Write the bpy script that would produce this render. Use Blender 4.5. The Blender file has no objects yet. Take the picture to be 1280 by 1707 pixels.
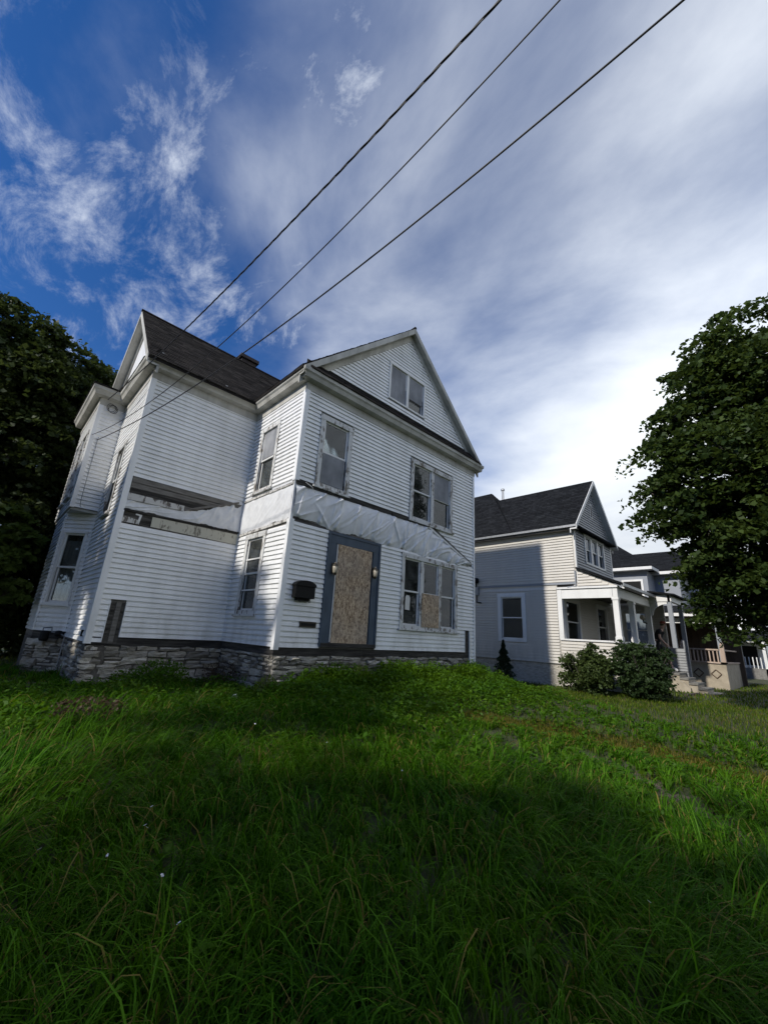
import bpy, math, random
import numpy as np
from mathutils import Vector, Matrix
random.seed(11); RNG = np.random.default_rng(11)
scene = bpy.context.scene
COL = scene.collection

# ------------------------------------------------------------------ camera
FW = Vector((0.6595831612, 0.6933602137, 0.2901752358))
RT = Vector((0.7114318678, -0.7004704306, 0.0566204318))
UP = Vector((-0.2425175270, -0.1690940266, 0.9552970529))
CAM = Vector((-4.257139, -7.278639, 0.321842))
FPX = 680.0
cd = bpy.data.cameras.new('camera'); cam = bpy.data.objects.new('camera', cd); COL.objects.link(cam)
cam.matrix_world = Matrix(((RT.x, UP.x, -FW.x, CAM.x), (RT.y, UP.y, -FW.y, CAM.y), (RT.z, UP.z, -FW.z, CAM.z), (0, 0, 0, 1)))
cd.sensor_fit = 'HORIZONTAL'; cd.sensor_width = 36; cd.lens = FPX / 1280 * 36
cd.clip_start = 0.05; cd.clip_end = 3000
scene.camera = cam

# ------------------------------------------------------------------ sun, sky, exposure
SUN_EL = math.radians(36.0); SUN_AZ = math.radians(1.5)        # comes from -X, a touch from behind (+Y)
SDIR = Vector((-math.cos(SUN_EL) * math.cos(SUN_AZ), math.cos(SUN_EL) * math.sin(SUN_AZ), math.sin(SUN_EL)))
sl = bpy.data.lights.new('sun', 'SUN'); sl.energy = 2.05; sl.angle = math.radians(1.6); sl.color = (1.0, 0.95, 0.87)
so = bpy.data.objects.new('sun', sl); COL.objects.link(so)
so.rotation_euler = SDIR.to_track_quat('Z', 'Y').to_euler(); so.location = SDIR * 60
world = bpy.data.worlds.new('World'); scene.world = world; world.use_nodes = True
SKY_STRENGTH = 0.11
def build_world():
    nt = world.node_tree; N = nt.nodes; L = nt.links; N.clear()
    out = N.new('ShaderNodeOutputWorld'); bg = N.new('ShaderNodeBackground'); bg.inputs['Strength'].default_value = SKY_STRENGTH
    sky = N.new('ShaderNodeTexSky'); sky.sky_type = 'NISHITA'; sky.sun_disc = False
    sky.sun_elevation = SUN_EL; sky.sun_rotation = math.radians(-90) + SUN_AZ
    sky.altitude = 300; sky.air_density = 0.9; sky.dust_density = 0.1; sky.ozone_density = 4.0
    tc = N.new('ShaderNodeTexCoord')
    sep = N.new('ShaderNodeSeparateXYZ'); L.new(tc.outputs['Generated'], sep.inputs[0])
    def M(op, a, b=None, clamp=False):
        m = N.new('ShaderNodeMath'); m.operation = op; m.use_clamp = clamp
        for i, v in enumerate((a, b)):
            if v is None: continue
            if isinstance(v, (int, float)): m.inputs[i].default_value = v
            else: L.new(v, m.inputs[i])
        return m.outputs[0]
    zz = M('ADD', M('MAXIMUM', sep.outputs[2], 0.0), 0.16)
    px = M('DIVIDE', sep.outputs[0], zz); py = M('DIVIDE', sep.outputs[1], zz)
    comb = N.new('ShaderNodeCombineXYZ'); L.new(px, comb.inputs[0]); L.new(py, comb.inputs[1])
    def noise(scale, loc, rot, sc, detail, rough, dist=0.0):
        mp = N.new('ShaderNodeMapping'); mp.inputs['Location'].default_value = loc; mp.inputs['Rotation'].default_value = (0, 0, math.radians(rot)); mp.inputs['Scale'].default_value = sc
        L.new(comb.outputs[0], mp.inputs[0])
        n = N.new('ShaderNodeTexNoise'); n.inputs['Scale'].default_value = scale; n.inputs['Detail'].default_value = detail
        n.inputs['Roughness'].default_value = rough; n.inputs['Distortion'].default_value = dist
        L.new(mp.outputs[0], n.inputs[0]); return n.outputs[0]
    def ramp(v, a, b):
        r = N.new('ShaderNodeMapRange'); r.interpolation_type = 'SMOOTHSTEP'; L.new(v, r.inputs[0])
        r.inputs[1].default_value = a; r.inputs[2].default_value = b; return r.outputs[0]
    # large cover: the cirrus sheet lies to the south-east, the north-west is clear
    cover = M('ADD', M('ADD', M('MULTIPLY', px, 0.48), M('MULTIPLY', py, -0.34)), -0.13)
    big = noise(0.75, (3.1, 1.7, 0), 52, (1.0, 0.62, 1), 4, 0.55, 0.2)
    mid = noise(2.2, (0.4, 5.3, 0), 52, (1.0, 0.75, 1), 8, 0.56, 0.25)
    wisp = noise(6.0, (7.7, 2.3, 0), 25, (1.0, 0.6, 1), 12, 0.70, 0.35)
    sheet = M('ADD', M('MULTIPLY', ramp(M('ADD', cover, M('MULTIPLY', big, 0.9)), 0.22, 1.22), 0.60), M('MULTIPLY', ramp(M('ADD', M('ADD', M('MULTIPLY', cover, .7), M('MULTIPLY', big, 0.8)), M('MULTIPLY', mid, 0.8)), 0.60, 1.16), 0.46))
    wisps = M('MULTIPLY', M('MULTIPLY', ramp(wisp, 0.45, 0.86), ramp(big, 0.34, 0.60)), 0.62)
    haze = M('MULTIPLY', ramp(sep.outputs[2], 0.50, 0.05), 0.42)
    cl = M('MAXIMUM', M('MAXIMUM', sheet, wisps), haze, True)
    shade = N.new('ShaderNodeMix'); shade.data_type = 'RGBA'
    shade.inputs[6].default_value = (4.8, 5.2, 5.75, 1); shade.inputs[7].default_value = (6.6, 6.85, 6.95, 1)
    L.new(M('MULTIPLY', ramp(M('ADD', M('MULTIPLY', mid, 0.6), M('MULTIPLY', big, 0.6)), 0.40, 0.78), 1.0), shade.inputs[0])
    mix = N.new('ShaderNodeMix'); mix.data_type = 'RGBA'
    dim = N.new('ShaderNodeMix'); dim.data_type = 'RGBA'; dim.blend_type = 'MULTIPLY'; dim.inputs[0].default_value = 1       # cloud seen edge-on through more air is duller
    low = ramp(sep.outputs[2], -.10, .80); lowv = M('ADD', M('MULTIPLY', low, .52), .50); cc = N.new('ShaderNodeCombineColor'); [L.new(lowv, cc.inputs[i]) for i in range(3)]
    L.new(shade.outputs[2], dim.inputs[6]); L.new(cc.outputs[0], dim.inputs[7])
    L.new(M('MULTIPLY', cl, 0.95), mix.inputs[0]); hs = N.new('ShaderNodeHueSaturation'); hs.inputs['Saturation'].default_value = 1.25; hs.inputs['Value'].default_value = .60; L.new(sky.outputs[0], hs.inputs['Color']); tn = N.new('ShaderNodeMix'); tn.data_type = 'RGBA'; tn.blend_type = 'MULTIPLY'; tn.inputs[0].default_value = 1; tn.inputs[7].default_value = (1.0, .86, 1.0, 1); L.new(hs.outputs[0], tn.inputs[6]); L.new(tn.outputs[2], mix.inputs[6]); L.new(dim.outputs[2], mix.inputs[7])
    L.new(mix.outputs[2], bg.inputs[0]); L.new(bg.outputs[0], out.inputs[0])
build_world()
vs = scene.view_settings; vs.view_transform = 'Standard'; vs.look = 'None'; vs.exposure = 1.03; vs.gamma = 1.0; vs.use_curve_mapping = False
scene.render.engine = 'CYCLES'
scene.cycles.max_bounces = 8; scene.cycles.transparent_max_bounces = 16; scene.cycles.caustics_reflective = False; scene.cycles.caustics_refractive = False

# ------------------------------------------------------------------ materials
MATS = {}
def new_mat(name):
    m = bpy.data.materials.new(name); m.use_nodes = True; nt = m.node_tree; nt.nodes.clear()
    o = nt.nodes.new('ShaderNodeOutputMaterial'); MATS[name] = m; return m, nt, o
class G:                                                      # tiny node graph helper
    def __init__(s, nt): s.nt = nt; s.N = nt.nodes; s.L = nt.links
    def put(s, sock, v):
        if hasattr(v, 'is_linked'): s.L.new(v, sock)
        elif isinstance(v, tuple) and len(v) == 3 and sock.type == 'RGBA': sock.default_value = (*v, 1)
        else: sock.default_value = v
    def pos(s): return s.N.new('ShaderNodeNewGeometry').outputs['Position']
    def island(s): return s.N.new('ShaderNodeNewGeometry').outputs['Random Per Island']
    def objrand(s): return s.N.new('ShaderNodeObjectInfo').outputs['Random']
    def noise(s, scale, vec=None, stretch=(1, 1, 1), detail=4, rough=.55, dist=0., rot=(0, 0, 0)):
        mp = s.N.new('ShaderNodeMapping'); mp.inputs['Scale'].default_value = stretch; mp.inputs['Rotation'].default_value = rot
        s.L.new(vec or s.pos(), mp.inputs[0])
        n = s.N.new('ShaderNodeTexNoise'); n.inputs['Scale'].default_value = scale; n.inputs['Detail'].default_value = detail
        n.inputs['Roughness'].default_value = rough; n.inputs['Distortion'].default_value = dist
        s.L.new(mp.outputs[0], n.inputs[0]); return n.outputs[0]
    def voro(s, scale, stretch=(1, 1, 1), out='Color', vec=None):
        mp = s.N.new('ShaderNodeMapping'); mp.inputs['Scale'].default_value = stretch; s.L.new(vec or s.pos(), mp.inputs[0])
        n = s.N.new('ShaderNodeTexVoronoi'); n.inputs['Scale'].default_value = scale; s.L.new(mp.outputs[0], n.inputs[0]); return n.outputs[out]
    def math(s, op, a, b=0., clamp=False):
        m = s.N.new('ShaderNodeMath'); m.operation = op; m.use_clamp = clamp; s.put(m.inputs[0], a); s.put(m.inputs[1], b); return m.outputs[0]
    def ramp(s, v, a, b, c=0., d=1.):
        r = s.N.new('ShaderNodeMapRange'); s.put(r.inputs[0], v)
        for i, x in zip((1, 2, 3, 4), (a, b, c, d)): r.inputs[i].default_value = x
        return r.outputs[0]
    def mix(s, f, a, b):
        m = s.N.new('ShaderNodeMix'); m.data_type = 'RGBA'; s.put(m.inputs[0], f); s.put(m.inputs[6], a); s.put(m.inputs[7], b); return m.outputs[2]
    def bump(s, h, strength=.3, dist=.02):
        b = s.N.new('ShaderNodeBump'); b.inputs['Strength'].default_value = strength; b.inputs['Distance'].default_value = dist; s.put(b.inputs['Height'], h); return b.outputs[0]
    def pbsdf(s, col, rough=.6, normal=None, metal=0., spec=.5):
        p = s.N.new('ShaderNodeBsdfPrincipled'); s.put(p.inputs['Base Color'], col); s.put(p.inputs['Roughness'], rough); s.put(p.inputs['Metallic'], metal)
        s.put(p.inputs['Specular IOR Level'], spec)
        if normal is not None: s.L.new(normal, p.inputs['Normal'])
        return p.outputs[0]
def mat_siding(name, col, dirt=(.30, .31, .29), amount=.35, gloss=.45):
    m, nt, o = new_mat(name); g = G(nt)
    streak = g.noise(2.2, stretch=(1, 1, .16), detail=7, rough=.65)
    blot = g.noise(.8, detail=5)
    f = g.math('MULTIPLY', g.ramp(g.math('ADD', streak, g.math('MULTIPLY', blot, .6)), .72, 1.15), amount, True)
    sx = nt.nodes.new('ShaderNodeSeparateXYZ'); nt.links.new(g.pos(), sx.inputs[0])
    low = g.math('MULTIPLY', g.ramp(sx.outputs[2], .9, -.15), g.ramp(g.noise(3.5, stretch=(1, 1, .35), detail=8, rough=.7), .42, .68), True)   # soil splash above the ground
    c = g.mix(f, col, dirt); c = g.mix(g.math('MULTIPLY', low, .40), c, (.22, .21, .15))
    c = g.mix(g.math('MULTIPLY', g.objrand(), .13), c, tuple(x * .72 for x in col))
    nt.links.new(g.pbsdf(c, gloss, g.bump(g.noise(40, stretch=(.15, .15, 1)), .12, .004)), o.inputs[0]); return m
def mat_simple(name, c1, c2, scale=8, rough=.7, bump=.2, bdist=.01, stretch=(1, 1, 1), lo=.35, hi=.65, rnd=0., metal=0., spec=.5, island=False):
    m, nt, o = new_mat(name); g = G(nt)
    n = g.noise(scale, stretch=stretch, detail=7, rough=.62)
    c = g.mix(g.ramp(n, lo, hi), c1, c2)
    if rnd: c = g.mix(g.math('MULTIPLY', g.island() if island else g.objrand(), rnd), c, tuple(x * .35 for x in c1))
    nt.links.new(g.pbsdf(c, rough, g.bump(n, bump, bdist) if bump else None, metal, spec), o.inputs[0]); return m
def mat_peel(name, paint, wood, cover=.5, rough=.7):
    m, nt, o = new_mat(name); g = G(nt)
    n = g.math('ADD', g.math('MULTIPLY', g.noise(7, stretch=(1, 1, .45), detail=9, rough=.7), .65), g.math('MULTIPLY', g.noise(28, stretch=(1, 1, .3), detail=5), .35))
    grain = g.noise(60, stretch=(1, 1, .06), detail=3)
    w = g.mix(g.ramp(grain, .3, .7), wood, tuple(x * .45 for x in wood))
    f = g.ramp(n, cover - .03, cover + .03)
    c = g.mix(f, w, paint)
    nt.links.new(g.pbsdf(c, rough, g.bump(f, .5, .004)), o.inputs[0]); return m
def mat_leaf(name, c1, c2, trans=.35, rough=.55, noise_scale=.6, spec=.2):
    m, nt, o = new_mat(name); g = G(nt)
    c = g.mix(g.ramp(g.noise(noise_scale, detail=3), .35, .65), c1, c2)
    c = g.mix(g.math('MULTIPLY', g.island(), .55), c, tuple(x * .45 for x in c1))
    p = g.pbsdf(c, rough, spec=spec)
    t = nt.nodes.new('ShaderNodeBsdfTranslucent'); g.put(t.inputs[0], g.mix(.5, c, (c2[0] * 1.6, c2[1] * 1.5, c2[2])))
    mx = nt.nodes.new('ShaderNodeMixShader'); mx.inputs[0].default_value = trans
    nt.links.new(p, mx.inputs[1]); nt.links.new(t.outputs[0], mx.inputs[2]); nt.links.new(mx.outputs[0], o.inputs[0]); return m
mat_siding('white_vinyl', (.86, .865, .86), amount=.36)
mat_siding('grey_vinyl', (.60, .57, .51), dirt=(.3, .3, .28), amount=.25)
mat_siding('grey_scallop', (.27, .29, .32), dirt=(.2, .2, .2), amount=.2)
mat_siding('blue_grey_siding', (.14, .16, .19), dirt=(.10, .11, .12), amount=.3)
mat_siding('white_trim', (.76, .76, .74), dirt=(.35, .34, .31), amount=.35, gloss=.5)
mat_siding('old_cornice', (.52, .51, .46), dirt=(.15, .145, .12), amount=.95, gloss=.7)
mat_peel('peeling_paint', (.62, .62, .60), (.22, .19, .155), .46)
mat_peel('peeling_sill', (.56, .55, .52), (.15, .13, .11), .47)
mat_peel('weathered_yellow', (.52, .50, .41), (.26, .24, .19), .42)
mat_simple('rotten_wood', (.020, .018, .015), (.15, .14, .125), 5, .9, .6, .02, (.4, .4, 4), .40, .80, rnd=.5)
mat_simple('grey_wood', (.09, .082, .072), (.27, .255, .23), 6, .9, .5, .01, (.5, .5, 5), .3, .7, rnd=.4)
mat_simple('dark_void', (.012, .012, .012), (.02, .02, .02), 3, .9, 0)
mat_simple('room', (.10, .095, .085), (.14, .13, .12), 2, .9, 0)
mat_simple('mortar', (.05, .045, .038), (.12, .11, .095), 12, .95, .5, .02)
mat_simple('stone', (.36, .33, .27), (.66, .62, .54), 9, .95, 1., .05, (1, 1, 2.2), .32, .72, rnd=.9)
mat_simple('shingle_old', (.020, .018, .017), (.046, .041, .037), 5, 1., .4, .01, rnd=.85, island=True, spec=.1)
mat_simple('shingle_new', (.012, .013, .015), (.024, .026, .029), 6, 1., .3, .01, rnd=.6, island=True, spec=.1)
mat_simple('brick_dark', (.035, .028, .026), (.065, .05, .045), 14, .9, .4)
mat_simple('blue_paint', (.030, .052, .082), (.052, .080, .115), 6, .55, .15, .005, (1, 1, .4))
mat_simple('black_metal', (.006, .006, .006), (.010, .010, .010), 20, .6, .1, .002, spec=.2)
mat_simple('bronze_metal', (.03, .027, .022), (.06, .052, .04), 30, .4, .1, .002, metal=.6)
mat_simple('galvanised', (.25, .26, .27), (.36, .37, .38), 14, .45, .1, .003, metal=.7)
mat_simple('frosted_glass', (.30, .27, .21), (.42, .38, .30), 10, .35, 0)
mat_simple('cable', (.010, .010, .011), (.022, .022, .024), 40, .55, .1, .001)
mat_simple('cable_bare', (.11, .11, .11), (.17, .17, .17), 40, .5, .1, .001)
mat_simple('curtain', (.30, .30, .31), (.46, .46, .47), 5, .9, .2, .01, (3, 3, .3))
mat_simple('curtain_white', (.55, .56, .58), (.72, .72, .73), 5, .9, .2, .01, (3, 3, .3))
mat_simple('paper', (.66, .65, .60), (.74, .73, .70), 12, .8, 0)
mat_simple('concrete', (.30, .26, .20), (.44, .39, .31), 5, .9, .4, .01)
mat_simple('concrete_dark', (.12, .115, .105), (.22, .21, .19), 6, .9, .4, .01)
mat_simple('tan_paint', (.30, .255, .19), (.40, .345, .26), 4, .8, .2, .01)
mat_simple('rail_wood', (.34, .25, .19), (.46, .37, .30), 8, .8, .2, .01, (1, 1, .2))
mat_simple('brown_wood', (.07, .045, .03), (.13, .085, .05), 6, .8, .2, .01, (1, 1, .2))
mat_simple('weathered_siding', (.22, .23, .24), (.34, .35, .36), 6, .8, .3, .006, (.4, .4, 4))
mat_simple('bark', (.040, .034, .028), (.10, .088, .074), 9, .95, .9, .03, (1, 1, .25))
mat_simple('skin', (.52, .32, .24), (.60, .39, .30), 8, .55, 0)
mat_simple('black_cloth', (.012, .012, .014), (.022, .022, .025), 20, .9, .2, .003)
mat_simple('white_cloth', (.6, .6, .6), (.7, .7, .7), 20, .85, .1, .003)
mat_simple('cap_red', (.20, .045, .025), (.26, .07, .04), 20, .85, .1, .003)
mat_simple('petal', (.70, .70, .72), (.8, .8, .82), 30, .7, 0)
mat_simple('litter', (.55, .56, .56), (.7, .7, .7), 12, .6, .2, .005)
mat_leaf('maple_leaf', (.022, .044, .010), (.080, .122, .026), .30, noise_scale=1.1)  # lump-sized noise puts lit tops and shaded undersides into the leaf colour
mat_leaf('dark_leaf', (.018, .034, .010), (.062, .088, .024), .28, noise_scale=.9)  # lighter noise patches paint olive sunlit clumps into the foliage
mat_leaf('bright_leaf', (.070, .115, .020), (.120, .165, .035), .38)
mat_leaf('shrub_leaf', (.024, .046, .015), (.050, .085, .026), .25)
mat_leaf('shrub_light', (.040, .070, .018), (.078, .110, .030), .3)
mat_leaf('needle', (.018, .034, .015), (.040, .062, .026), .15)
mat_leaf('weed_leaf', (.046, .130, .004), (.090, .175, .007), .38, noise_scale=1.2)
mat_leaf('brown_weed', (.055, .036, .022), (.085, .055, .032), .2)
def mat_grass(name, a, b, dead):
    m, nt, o = new_mat(name); g = G(nt)
    r = g.island()
    c = g.mix(g.ramp(g.noise(.9, detail=4), .35, .65), a, b)
    c = g.mix(g.math('MULTIPLY', r, .75), c, tuple(x * .38 for x in a))
    c = g.mix(g.math('MULTIPLY', g.math('GREATER_THAN', g.math('FRACT', g.math('MULTIPLY', r, 13.3)), .72), .8), c, (a[0] * 3.0, a[1] * 1.95, a[2] * 3 + .006))
    c = g.mix(g.math('GREATER_THAN', g.math('FRACT', g.math('MULTIPLY', r, 37.7)), .93), c, dead)
    p = g.pbsdf(c, .50, spec=.10)
    t = nt.nodes.new('ShaderNodeBsdfTranslucent'); g.put(t.inputs[0], c)
    mx = nt.nodes.new('ShaderNodeMixShader'); mx.inputs[0].default_value = .42
    nt.links.new(p, mx.inputs[1]); nt.links.new(t.outputs[0], mx.inputs[2]); nt.links.new(mx.outputs[0], o.inputs[0])
mat_grass('grass_blade', (.034, .128, .002), (.078, .180, .003), (.24, .19, .05))
mat_grass('short_blade', (.060, .125, .007), (.10, .145, .010), (.20, .15, .06))
mat_grass('path_blade', (.095, .120, .012), (.135, .145, .018), (.22, .16, .06))
def mat_osb():
    m, nt, o = new_mat('strand_board'); g = G(nt)
    v1 = g.voro(36, (1, 1, .45)); v2 = g.voro(55, (.7, 1, .8))
    s1 = nt.nodes.new('ShaderNodeSeparateColor'); nt.links.new(v1, s1.inputs[0]); s2 = nt.nodes.new('ShaderNodeSeparateColor'); nt.links.new(v2, s2.inputs[0])
    f = g.math('ADD', g.math('MULTIPLY', s1.outputs[0], .6), g.math('MULTIPLY', s2.outputs[1], .4))
    c = g.mix(g.ramp(f, .15, .85), (.16, .095, .05), (.62, .475, .32))
    c = g.mix(g.math('MULTIPLY', g.ramp(g.noise(1.5, detail=4), .4, .65), .35), c, (.30, .27, .24))
    nt.links.new(g.pbsdf(c, .75, g.bump(f, .35, .004)), o.inputs[0])
mat_osb()
def mat_glass(name, d0, d1):
    m, nt, o = new_mat(name); g = G(nt)
    gl = nt.nodes.new('ShaderNodeBsdfGlossy'); gl.inputs['Roughness'].default_value = .03; gl.inputs['Color'].default_value = (.9, .93, .95, 1)
    nt.links.new(g.bump(g.noise(2.5, detail=1), .06, .02), gl.inputs['Normal'])
    tr = nt.nodes.new('ShaderNodeBsdfTransparent'); tr.inputs['Color'].default_value = (.78, .82, .82, 1)
    fr = nt.nodes.new('ShaderNodeFresnel'); fr.inputs['IOR'].default_value = 1.5
    mx = nt.nodes.new('ShaderNodeMixShader'); g.put(mx.inputs[0], g.math('MULTIPLY', fr.outputs[0], 1.15, True))
    nt.links.new(tr.outputs[0], mx.inputs[1]); nt.links.new(gl.outputs[0], mx.inputs[2])
    df = nt.nodes.new('ShaderNodeBsdfDiffuse'); df.inputs['Color'].default_value = (.42, .42, .40, 1)          # film of dust
    m2 = nt.nodes.new('ShaderNodeMixShader'); g.put(m2.inputs[0], g.ramp(g.noise(2.2, detail=5), .40, .75, d0, d1))
    nt.links.new(mx.outputs[0], m2.inputs[1]); nt.links.new(df.outputs[0], m2.inputs[2]); nt.links.new(m2.outputs[0], o.inputs[0])
mat_glass('window_glass', .02, .13); mat_glass('clean_glass', .0, .02); PANE = 'window_glass'
def mat_screen():
    m, nt, o = new_mat('screen_mesh'); g = G(nt); c = g.mix(g.ramp(g.noise(2.4, detail=5, stretch=(1, 1, .5)), .35, .7), (.22, .23, .25), (.44, .45, .47))
    tr = nt.nodes.new('ShaderNodeBsdfTransparent'); mx = nt.nodes.new('ShaderNodeMixShader'); g.put(mx.inputs[0], g.ramp(g.noise(1.6, detail=4), .35, .7, .25, .5))
    nt.links.new(g.pbsdf(c, .8), mx.inputs[1]); nt.links.new(tr.outputs[0], mx.inputs[2]); nt.links.new(mx.outputs[0], o.inputs[0])
mat_screen()
def mat_sheet():
    m, nt, o = new_mat('plastic_sheet'); g = G(nt)
    n = g.noise(5, detail=6, rough=.6)
    c = g.mix(g.ramp(n, .35, .75), (.74, .75, .76), (.60, .61, .62))
    nt.links.new(g.pbsdf(c, .36, g.bump(g.noise(22, detail=4, dist=.6), .25, .008)), o.inputs[0])
mat_sheet()
def mat_ground():
    m, nt, o = new_mat('soil'); g = G(nt)
    n = g.noise(1.1, detail=6); n2 = g.noise(18, detail=6, rough=.7)
    c = g.mix(g.ramp(n, .4, .62), (.030, .042, .012), (.048, .060, .018))
    c = g.mix(g.ramp(n2, .45, .75), c, (.055, .042, .028))
    nt.links.new(g.pbsdf(c, .95, g.bump(n2, .8, .03)), o.inputs[0])
mat_ground()
mat_simple('bare_dirt', (.065, .048, .034), (.12, .092, .068), 16, .95, .9, .03)

# ------------------------------------------------------------------ mesh helpers
class MB:
    def __init__(s): s.v = []; s.f = []
    def add(s, vs, fs):
        k = len(s.v); s.v += [tuple(p) for p in vs]; s.f += [tuple(k + i for i in f) for f in fs]; return s
    def hexa(s, p): return s.add(p, [(0, 3, 2, 1), (4, 5, 6, 7), (0, 1, 5, 4), (1, 2, 6, 5), (2, 3, 7, 6), (3, 0, 4, 7)])
    def box(s, x0, x1, y0, y1, z0, z1):
        return s.hexa([(x0, y0, z0), (x1, y0, z0), (x1, y1, z0), (x0, y1, z0), (x0, y0, z1), (x1, y0, z1), (x1, y1, z1), (x0, y1, z1)])
    def prism(s, a, b):                                           # two equal polygons (lists of points) joined
        n = len(a); return s.add(list(a) + list(b), [tuple(range(n))[::-1], tuple(range(n, 2 * n))] + [(i, (i + 1) % n, n + (i + 1) % n, n + i) for i in range(n)])
    def tube(s, pts, r, n=7, cap=True):
        pts = [Vector(p) for p in pts]; rs = r if isinstance(r, (list, tuple)) else [r] * len(pts); rings = []
        ref = Vector((0, 0, 1))
        for i, p in enumerate(pts):
            t = (pts[min(i + 1, len(pts) - 1)] - pts[max(i - 1, 0)]).normalized()
            if abs(t.dot(ref)) > .95: ref = Vector((1, 0, 0)) if abs(t.x) < .9 else Vector((0, 1, 0))
            a = t.cross(ref).normalized(); b = t.cross(a)
            rings.append([p + (a * math.cos(2 * math.pi * k / n) + b * math.sin(2 * math.pi * k / n)) * rs[i] for k in range(n)])
        k0 = len(s.v); s.v += [tuple(q) for R in rings for q in R]
        for i in range(len(rings) - 1):
            for k in range(n): s.f.append((k0 + i * n + k, k0 + i * n + (k + 1) % n, k0 + (i + 1) * n + (k + 1) % n, k0 + (i + 1) * n + k))
        if cap: s.f.append(tuple(k0 + k for k in range(n))[::-1]); s.f.append(tuple(k0 + (len(rings) - 1) * n + k for k in range(n)))
        return s
    def lathe(s, c, prof, n=12):                                  # prof: (radius, z)
        k0 = len(s.v)
        for r, z in prof:
            for k in range(n): s.v.append((c[0] + r * math.cos(2 * math.pi * k / n), c[1] + r * math.sin(2 * math.pi * k / n), c[2] + z))
        for i in range(len(prof) - 1):
            for k in range(n): s.f.append((k0 + i * n + k, k0 + i * n + (k + 1) % n, k0 + (i + 1) * n + (k + 1) % n, k0 + (i + 1) * n + k))
        return s
    def mesh(s, name, mat, smooth=False):
        me = bpy.data.meshes.new(name); me.from_pydata(s.v, [], s.f); me.materials.append(MATS[mat])
        if smooth:
            for p in me.polygons: p.use_smooth = True
        me.update(); return me
    def build(s, name, mat, parent=None, smooth=False): return link(name, s.mesh(name, mat, smooth), parent)
ROOTS = {}
def link(name, me, parent=None):
    o = bpy.data.objects.new(name, me); COL.objects.link(o)
    if parent is not None:
        o.parent = parent
        if parent.type == 'EMPTY': o.matrix_parent_inverse = Matrix.Translation(-parent.location)
    return o
def np_mesh(name, verts, faces, mat, parent=None, smooth=False):   # verts (n,3), faces (m,k) all the same size
    me = bpy.data.meshes.new(name); n = len(verts); m, k = faces.shape
    me.vertices.add(n); me.vertices.foreach_set('co', np.ascontiguousarray(verts, np.float32).ravel())
    me.loops.add(m * k); me.loops.foreach_set('vertex_index', faces.astype(np.int32).ravel())
    me.polygons.add(m); me.polygons.foreach_set('loop_start', np.arange(0, m * k, k, dtype=np.int32))
    me.polygons.foreach_set('loop_total', np.full(m, k, np.int32))
    me.materials.append(MATS[mat]); me.update(calc_edges=True)
    if smooth: me.polygons.foreach_set('use_smooth', np.ones(m, bool))
    return link(name, me, parent)
def tag(o, label=None, cat=None, group=None, kind=None):
    if label: o['label'] = label
    if cat: o['category'] = cat
    if group: o['group'] = group
    if kind: o['kind'] = kind
    return o
def thing(name, loc, label, cat, group=None):
    e = bpy.data.objects.new(name, None); COL.objects.link(e); e.location = loc; e.empty_display_size = .2
    return tag(e, label, cat, group)

class Wall:                                                       # vertical wall frame: u along, z up, d outward
    def __init__(s, o, ang): s.o = Vector((o[0], o[1], 0)); s.a = ang; s.u = Vector((math.cos(ang), math.sin(ang), 0)); s.n = Vector((math.sin(ang), -math.cos(ang), 0))
    def p(s, u, z, d=0.): q = s.o + s.u * u + s.n * d; return (q.x, q.y, z)
    def box(s, mb, u0, u1, z0, z1, d0, d1):
        return mb.hexa([s.p(u0, z0, d1), s.p(u1, z0, d1), s.p(u1, z0, d0), s.p(u0, z0, d0), s.p(u0, z1, d1), s.p(u1, z1, d1), s.p(u1, z1, d0), s.p(u0, z1, d0)])
    def poly(s, mb, pts, d0, d1): return mb.prism([s.p(u, z, d1) for u, z in pts], [s.p(u, z, d0) for u, z in pts])
    def sheet(s, u0, u1, z0, z1, holes, th=.06, name='wall', mat='dark_void', parent=None):
        us = sorted({u0, u1, *[min(max(h[i], u0), u1) for h in holes for i in (0, 1)]}); zs = sorted({z0, z1, *[min(max(h[i], z0), z1) for h in holes for i in (2, 3)]})
        mb = MB()
        for a, b in zip(us, us[1:]):
            for c, e in zip(zs, zs[1:]):
                if any(h[0] - 1e-6 <= a and b <= h[1] + 1e-6 and h[2] - 1e-6 <= c and e <= h[3] + 1e-6 for h in holes): continue
                s.box(mb, a, b, c, e, -th, 0)
        return mb.build(name, mat, parent)

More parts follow.
